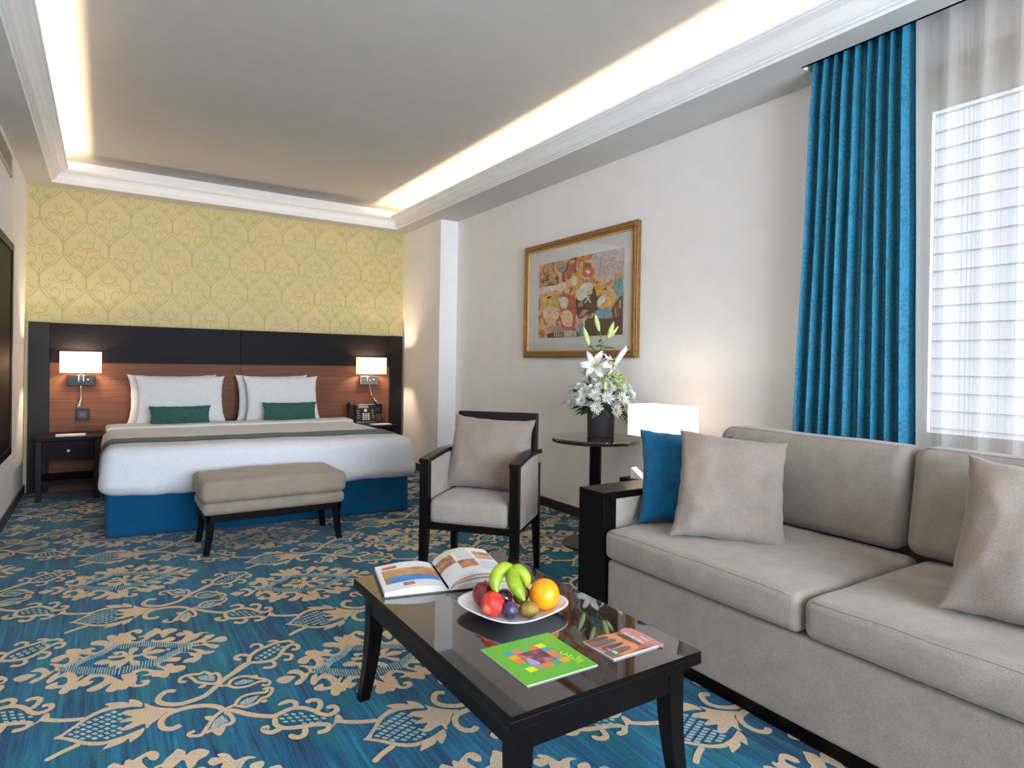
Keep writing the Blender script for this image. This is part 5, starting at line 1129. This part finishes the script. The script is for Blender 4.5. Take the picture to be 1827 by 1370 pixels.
for side,nm in ((-1,'left_pages'),(1,'right_pages')):
    pg=obj('pages',pageblock(side),[cwh,M['pageedge']],t,world=False,angle=50)
    g=G()
    def patch(s0,s1,y0,y1,mi,e=.0006):
        n=14; vs=[]
        for k in range(n+1):
            s=s0+(s1-s0)*k/n; vs+=[(px(side,s),y0*H_/2,ph(side,s)+e),(px(side,s),y1*H_/2,ph(side,s)+e)]
        for k in range(n):
            a=len(g.v); q=vs[2*k:2*k+4]; f=(0,2,3,1) if side>0 else (1,3,2,0); g.add(q,[f],mi)
    if side<0:
        patch(0.0,.93,-.08,.50,0); patch(0.0,.93,-.50,-.08,1); patch(.0,.30,-.2,.2,0,.0009); patch(.66,.90,.58,.78,2); patch(.50,.68,-.80,-.58,3)
        patch(.86,.93,-.50,-.02,3,.0008)
    else:
        patch(0.0,.28,-.10,.62,3); patch(.06,.60,.66,.98,5); patch(.30,.60,-.40,-.02,3); patch(.30,.60,-.62,-.40,2); patch(.66,.98,.30,.62,3); patch(.66,.98,-.02,.24,0); patch(.34,.60,.04,.60,4); patch(.64,.98,-.92,-.20,4,.0004)
    obj('printed_pictures',g,[csand,csea,cdune,crock,csky,cgreen],pg,world=False)
    if side>0:
        # a few loose pages fanned under the lifted spread
        for q,(hh,m_) in enumerate(((.80,csand),(.62,crock),(.45,M['paper']))):
            g=G(); n=16; vs=[]
            for k in range(n+1):
                s=k/n; z=.0045+(ph(side,s)-.0045)*hh; vs+=[(px(side,s)+.006,-H_/2-.002-.002*q,z),(px(side,s)+.006,-H_/2-.002-.002*q,z-.004)]
            for k in range(n): g.add(vs[2*k:2*k+4],[(0,1,3,2)])
            obj('loose_page_edge',g,m_,pg,world=False)

# plate
def platemesh(cx,cy,z,R,ang):
    g=G(); prof=[(0,.0),(.50,.0),(.56,.004),(.80,.012),(.97,.026),(1.0,.0275),(.985,.030),(.95,.028),(.78,.016),(.55,.0075),(0,.0065)]
    seg=72; vs=[]
    for r,h in prof:
        for k in range(seg):
            a=2*PI*k/seg; c_,s_=abs(math.cos(a)),abs(math.sin(a)); q=(c_**3.4+s_**3.4)**(-1/3.4)   # rounded square
            rr_=r*R*q; lift=.010*(q-1)*r**2*1.6 if h>.002 else 0
            vs.append((rr_*math.cos(a),rr_*math.sin(a),h+lift))
    fs=[]
    for i in range(len(prof)-1):
        for k in range(seg): a=i*seg+k;b_=i*seg+(k+1)%seg; fs.append((a,b_,b_+seg,a+seg))
    g.add(vs,fs); return g.xf(Matrix.Translation((cx,cy,z))@Matrix.Rotation(ang,4,'Z'))
pc=Vector((1.034,1.570)); pa=R_(12)
g=platemesh(0,0,0,.145,0); o=obj('plate',g,M['ceramic'],smooth=True); o.location=(pc.x,pc.y,TZ); o.rotation_euler.z=pa; tag(o,'white rounded square fruit plate on the coffee table','plate')
FZ=TZ+.010
fg='fruits piled on the white plate'
def fruit(name,label,cat,c,r,m,sx=1,sy=1,sz=1,dimple=0,rot=(0,0,0),stemc=None,crease=False):
    g=G(); n=20; prof=[]
    for i in range(n+1):
        a=-PI/2+PI*i/n; rr_=math.cos(a)*r; z=math.sin(a)*r
        if dimple and i>n*.7: z-=dimple*r*math.exp(-((rr_/r)/.28)**2)
        if dimple and i<n*.3: z+=dimple*.5*r*math.exp(-((rr_/r)/.28)**2)
        prof.append((max(rr_,0.00001 if 0<i<n else 0),z))
    g.lathe(prof,32)
    if crease: g.v=[(x*(1-.05*math.exp(-((math.atan2(y,x)-0)/.18)**2)),y*(1-.05*math.exp(-(math.atan2(y,x)/.18)**2)),z) for x,y,z in g.v]
    g.v=[(x*sx,y*sy,z*sz) for x,y,z in g.v]
    o=obj(name,g,m,smooth=True); o.location=c; o.rotation_euler=rot; tag(o,label,cat,fg)
    if stemc:
        g=G(); g.tube([(0,0,sz*r*(1-dimple)*.98),(0,.001,sz*r*(1-dimple)+.006)],.0022,6); obj('stem',g,M['bananatip'],o,world=False,smooth=True)
    return o
def fz(r): return FZ+r

fruit('peach','red peach in front of the dark apple on the plate','peach',(.950,1.548,fz(.034)),.0355,M['peach'],1,1,.97,.12,(R_(25),R_(-20),R_(40)),crease=True)
fruit('apple','dark red apple at the back left of the plate','apple',(.966,1.622,fz(.037)),.0375,M['apple'],1,1,1.0,.12,(R_(-12),R_(10),0),stemc=1)
fruit('plum','dark purple plum under the bananas','plum',(1.000,1.566,fz(.036)),.0255,M['plum'],1,1,1.02,.05,(R_(10),0,0))
fruit('plum','dusty blue plum at the front of the plate','plum',(.983,1.506,fz(.024)),.0245,M['plum2'],1,1,1.0,.05,(R_(70),0,0),crease=True)
fruit('kiwi','olive kiwi lying at the front of the plate beside the orange','kiwi',(1.035,1.487,fz(.022)),.0235,M['kiwi'],1.25,1,.95,0,(0,0,R_(-35)))
fruit('kiwi','brown kiwi half hidden behind the bananas','kiwi',(1.062,1.568,fz(.036)),.025,M['kiwi2'],1,1,1.3,0,(R_(10),R_(8),0))
fruit('orange','large bright orange on the right of the plate','orange',(1.108,1.512,fz(.044)),.0455,M['orange'],1,1,.97,.03,(R_(60),R_(10),R_(-50)))
t=thing('banana_bunch','green yellow banana bunch on top of the fruit plate','bananas',(1.035,1.60,TZ+.05),group=fg)
def P3(x,y,z): return onp(x,y,z)
Rv=Vector((.839,-.544,0)); Fv=Vector((.544,.839,0)); bc=Vector((1.020,1.578,0))
def BB(a,f,z): return bc+Rv*a+Fv*f+Vector((0,0,TZ+z+.004))
def banana(pts,r0):
    pts=crom([tuple(p) for p in pts],False,5); n=len(pts); rr_=[]
    for i in range(n):
        u=i/(n-1); rr_.append(r0*(.5+.5*min(1,u/.22)**.8) if u<.22 else (r0 if u<.60 else r0*max(.20,1-((u-.60)/.40)**1.9)))
    g=G(); g.tube(pts,rr_,6); o=obj('banana',g,M['banana'],t,smooth=True)
    md=o.modifiers.new('round','SUBSURF'); md.levels=1; md.render_levels=2
    g=G(); e=Vector(pts[-1]); d=(e-Vector(pts[-2])).normalized(); g.tube([e-d*.002,e+d*.004],[r0*.2,r0*.12],6); obj('banana_tip',g,M['bananatip'],o,smooth=True)
crown=BB(.012,.015,.118)
banana([crown,BB(-.012,.0,.123),BB(-.032,-.016,.110),BB(-.038,-.036,.088),BB(-.030,-.054,.064)],.0235)
banana([crown+Vector((.004,0,-.002)),BB(.012,-.012,.108),BB(.018,-.040,.096),BB(.032,-.060,.076),BB(.050,-.070,.052)],.0252)
banana([crown,BB(.030,.016,.114),BB(.047,.012,.102),BB(.056,.006,.084),BB(.058,.0,.064)],.0212)
g=G(); g.tube([crown+Vector((-.004,.006,-.006)),crown+Vector((.004,.014,.004)),crown+Vector((.008,.020,.006))],[.011,.009,.006],8); obj('stem',g,M['bananatip'],t,smooth=True)

# green magazine
def text(s,size,mp,m,name,parent,extr=0,align='LEFT'):
    cu=bpy.data.curves.new('txt','FONT'); cu.body=s; cu.size=size; cu.align_x=align; cu.offset=size*.012
    o=bpy.data.objects.new('txt',cu); COL.objects.link(o)
    dg=bpy.context.evaluated_depsgraph_get(); me=o.evaluated_get(dg).to_mesh()
    g=G(); g.v=[mp(v.co.x,v.co.y) for v in me.vertices]; g.f=[tuple(p.vertices) for p in me.polygons]; g.m=[0]*len(g.f)
    fx=[]
    for f in g.f:
        a,b_,c_=[Vector(g.v[k]) for k in f[:3]]
        fx.append(f if (b_-a).cross(c_-a).z>0 else tuple(reversed(f)))
    g.f=fx
    o.evaluated_get(dg).to_mesh_clear(); bpy.data.objects.remove(o); bpy.data.curves.remove(cu)
    return obj(name,g,m,parent)
mgc=((.820,1.393),(.820,1.179),(1.027,1.174),(1.031,1.386))
t=thing('magazine','bright green square brochure with a ring of coloured squares','magazine',(.925,1.283,TZ))
g=G(); g.extrude(list(mgc),lambda a,b_,h:(a,b_,TZ+h),.0022); obj('pages',g,M['paper'],t)
zt=TZ+.0024
gm=C('magazine_green',92,172,52,.35); g=G(); g.extrude([(a,b_) for a,b_ in mgc],lambda a,b_,h:(a,b_,zt-.0004+h),.0006); obj('cover',g,gm,t)
sq=dict(bl=C('square_blue',44,150,180),pk=C('square_pink',214,120,100),gr=C('square_green',70,176,84),og=C('square_orange',226,120,60),ye=C('square_yellow',232,226,20),oy=C('square_amber',226,160,32),gy=C('square_grey',160,140,126),te=C('square_teal',16,160,148))
k_=list(sq); c00,c10,c11,c01=(.856,1.345),(.977,1.341),(.984,1.224),(.861,1.226)
def bil(u,v): return tuple((c00[i]*(1-u)+c10[i]*u)*(1-v)+(c01[i]*(1-u)+c11[i]*u)*v for i in(0,1))
ring={(0,0):'bl',(1,0):'pk',(2,0):'gr',(3,0):'og',(4,0):'ye',(4,1):'bl',(4,2):'og',(4,3):'gy',(4,4):'oy',(3,4):'te',(2,4):'og',(1,4):'gy',(0,4):'ye',(0,3):'gr',(0,2):'og',(0,1):'oy'}
g=G()
for (i,j),n_ in ring.items():
    q=[bil((i+a)/5,(j+b_)/5) for a,b_ in ((.0,.0),(0,.98),(.98,.98),(.98,0))]
    g.add([(a,b_,zt+.0004) for a,b_ in q],[(0,1,2,3)],k_.index(n_))
obj('coloured_squares',g,[sq[n_] for n_ in k_],t)
g=G(); ph1=fruitmat('print_portrait',[(.34,srgb(56,40,66)),(.5,srgb(110,62,84)),(.64,srgb(196,110,120))],26,.4); ph2=C('print_lilac',160,150,214)
g.add([bil(u,v)+(zt+.0005,) for u,v in ((.2,.2),(.2,.8),(.8,.8),(.8,.2))],[(0,1,2,3)],0)
g.flatpoly(crom([bil(u,v) for u,v in ((.21,.62),(.30,.45),(.38,.60),(.40,.78),(.22,.78))],True,3),lambda a,b_:(a,b_,zt+.0007),1)
obj('cover_photo',g,[ph1,ph2],t)
# lettering runs towards -y with its top towards +x
yl=C('lettering_yellow',232,240,30); yl2=C('lettering_light_green',170,214,70)
# Arabic word, letters in presentation forms laid out left to right
text('\uFEE5\uFEA9\uFEAD\uFEF7\u0627'[::1],.030,lambda a,b_:(.990+b_,1.276-a,zt+.0006),yl,'title',t)
text('Royaume de Jordanie',.0078,lambda a,b_:(.992+b_,1.352-a,zt+.0006),yl2,'subtitle',t)
# brown booklet
t=thing('booklet','small brown travel booklet with rock arches beside the brochure','booklet',(1.164,1.23,TZ))
bk=((1.077,1.291),(1.079,1.173),(1.251,1.171),(1.248,1.288))
g=G(); g.extrude(list(bk),lambda a,b_,h:(a,b_,TZ+h),.0035); obj('pages',g,M['paper'],t)
zt=TZ+.0037; g=G(); bcm=fruitmat('print_red_rock',[(.3,srgb(128,74,58)),(.5,srgb(184,104,82)),(.7,srgb(214,140,110))],30,.3); bdk=C('print_shadow',92,74,66,.3); bgy=C('print_grey',110,98,90,.3); bor=fruitmat('print_orange_rock',[(.3,srgb(200,120,80)),(.7,srgb(226,152,110))],30,.3); brs=C('print_rose_sky',196,132,128,.3)
g.add([(a,b_,zt) for a,b_ in bk],[(0,1,2,3)],0)
for qi,(mi,pl) in enumerate(((4,[(1.205,1.288),(1.246,1.286),(1.249,1.173),(1.225,1.173),(1.215,1.23)]),(3,[(1.12,1.288),(1.17,1.288),(1.19,1.25),(1.18,1.19),(1.12,1.175),(1.10,1.22)]),(1,[(1.082,1.287),(1.140,1.287),(1.152,1.277),(1.140,1.270),(1.082,1.276)]),(2,[(1.082,1.268),(1.140,1.268),(1.157,1.258),(1.157,1.250),(1.140,1.242),(1.082,1.246)]),(1,[(1.095,1.237),(1.150,1.237),(1.163,1.230),(1.150,1.222),(1.10,1.219)]),(2,[(1.082,1.212),(1.150,1.212),(1.164,1.203),(1.150,1.192),(1.10,1.186),(1.082,1.188)]),(1,[(1.18,1.27),(1.20,1.262),(1.20,1.21),(1.19,1.20)]))):
    g.flatpoly(crom(pl,True,3),lambda a,b_:(a,b_,zt+.0001+.00004*qi),mi)
obj('cover',g,[bcm,bdk,bgy,bor,brs],t)
wh=C('lettering_white',236,240,244); 
text('Jordanien',.0205,lambda a,b_:(1.203+b_,1.276-a,zt+.0006),wh,'title',t)
text('Reise',.0135,lambda a,b_:(1.226+b_,1.232-a,zt+.0006),wh,'subtitle',t)
g=G(); lb=C('logo_light_blue',176,212,224); g.add([(a,b_,zt+.0005) for a,b_ in ((1.101,1.208),(1.101,1.190),(1.112,1.190),(1.112,1.208))],[(0,1,2,3)]); lo=obj('logo',g,lb,t)
text('Visit',.0105,lambda a,b_:(1.101+b_,1.229-a,zt+.0006),lb,'logo_lettering',t)

# ------------------------------------------------------------------ lights
def area(name,loc,rot,sx_,sy_,en,col,portal=False):
    L=bpy.data.lights.new(name,'AREA'); L.shape='RECTANGLE'; L.size=sx_; L.size_y=sy_; L.energy=en; L.color=col
    o=bpy.data.objects.new(name,L); COL.objects.link(o); o.location=loc; o.rotation_euler=rot
    if portal: L.cycles.is_portal=True
    return o
area('window_portal',(XR+.19,(WY0+WY1)/2,(WZ0+WZ1)/2),(0,-PI/2*-1,0),WZ1-WZ0,WY1-WY0,1,(1,1,1),True)
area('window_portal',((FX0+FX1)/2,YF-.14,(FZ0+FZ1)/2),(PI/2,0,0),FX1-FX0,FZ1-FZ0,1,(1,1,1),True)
# ceiling downlights over the rear of the room, behind the camera
for i,(x,y) in enumerate(((.45,-.9),(1.75,-.9),(1.1,.35))): pass

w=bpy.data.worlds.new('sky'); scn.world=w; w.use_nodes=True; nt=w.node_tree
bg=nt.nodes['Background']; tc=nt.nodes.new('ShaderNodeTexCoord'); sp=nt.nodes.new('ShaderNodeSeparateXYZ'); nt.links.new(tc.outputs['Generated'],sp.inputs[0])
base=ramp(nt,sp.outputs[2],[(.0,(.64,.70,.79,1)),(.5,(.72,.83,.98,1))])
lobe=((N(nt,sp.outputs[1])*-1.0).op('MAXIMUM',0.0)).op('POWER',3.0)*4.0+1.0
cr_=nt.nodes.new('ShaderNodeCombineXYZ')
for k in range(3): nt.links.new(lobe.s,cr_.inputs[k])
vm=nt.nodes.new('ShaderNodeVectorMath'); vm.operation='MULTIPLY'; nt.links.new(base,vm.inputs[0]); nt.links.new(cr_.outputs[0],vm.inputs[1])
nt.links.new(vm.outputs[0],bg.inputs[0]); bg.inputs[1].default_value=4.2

# ------------------------------------------------------------------ camera
yaw,pitch,roll,f,cx,cy=-32.95738,-0.17070,0.89936,1117.96695,913.57608,653.25895
a,p,r=R_(yaw),R_(pitch),R_(roll)
F=Vector((-math.sin(a)*math.cos(p),math.cos(a)*math.cos(p),math.sin(p))); R0=Vector((math.cos(a),math.sin(a),0)); U0=R0.cross(F)
R=R0*math.cos(r)+U0*math.sin(r); U=-R0*math.sin(r)+U0*math.cos(r)
cd=bpy.data.cameras.new('camera'); co=bpy.data.objects.new('camera',cd); COL.objects.link(co)
co.matrix_world=Matrix(((R.x,U.x,-F.x,0),(R.y,U.y,-F.y,0),(R.z,U.z,-F.z,1.15),(0,0,0,1)))
cd.sensor_width=36; cd.lens=36*f/1827; cd.shift_x=-(cx-913.5)/1827; cd.shift_y=(cy-685)/1827; cd.clip_start=.02
scn.camera=co
vs_=scn.view_settings; vs_.view_transform='Standard'; vs_.look='None'; vs_.gamma=1; vs_.use_curve_mapping=False; vs_.exposure=0.8
scn.cycles.max_bounces=14; scn.cycles.diffuse_bounces=8; scn.cycles.transparent_max_bounces=16; scn.cycles.glossy_bounces=4
scn.cycles.sample_clamp_indirect=6; scn.cycles.caustics_reflective=False; scn.cycles.caustics_refractive=False
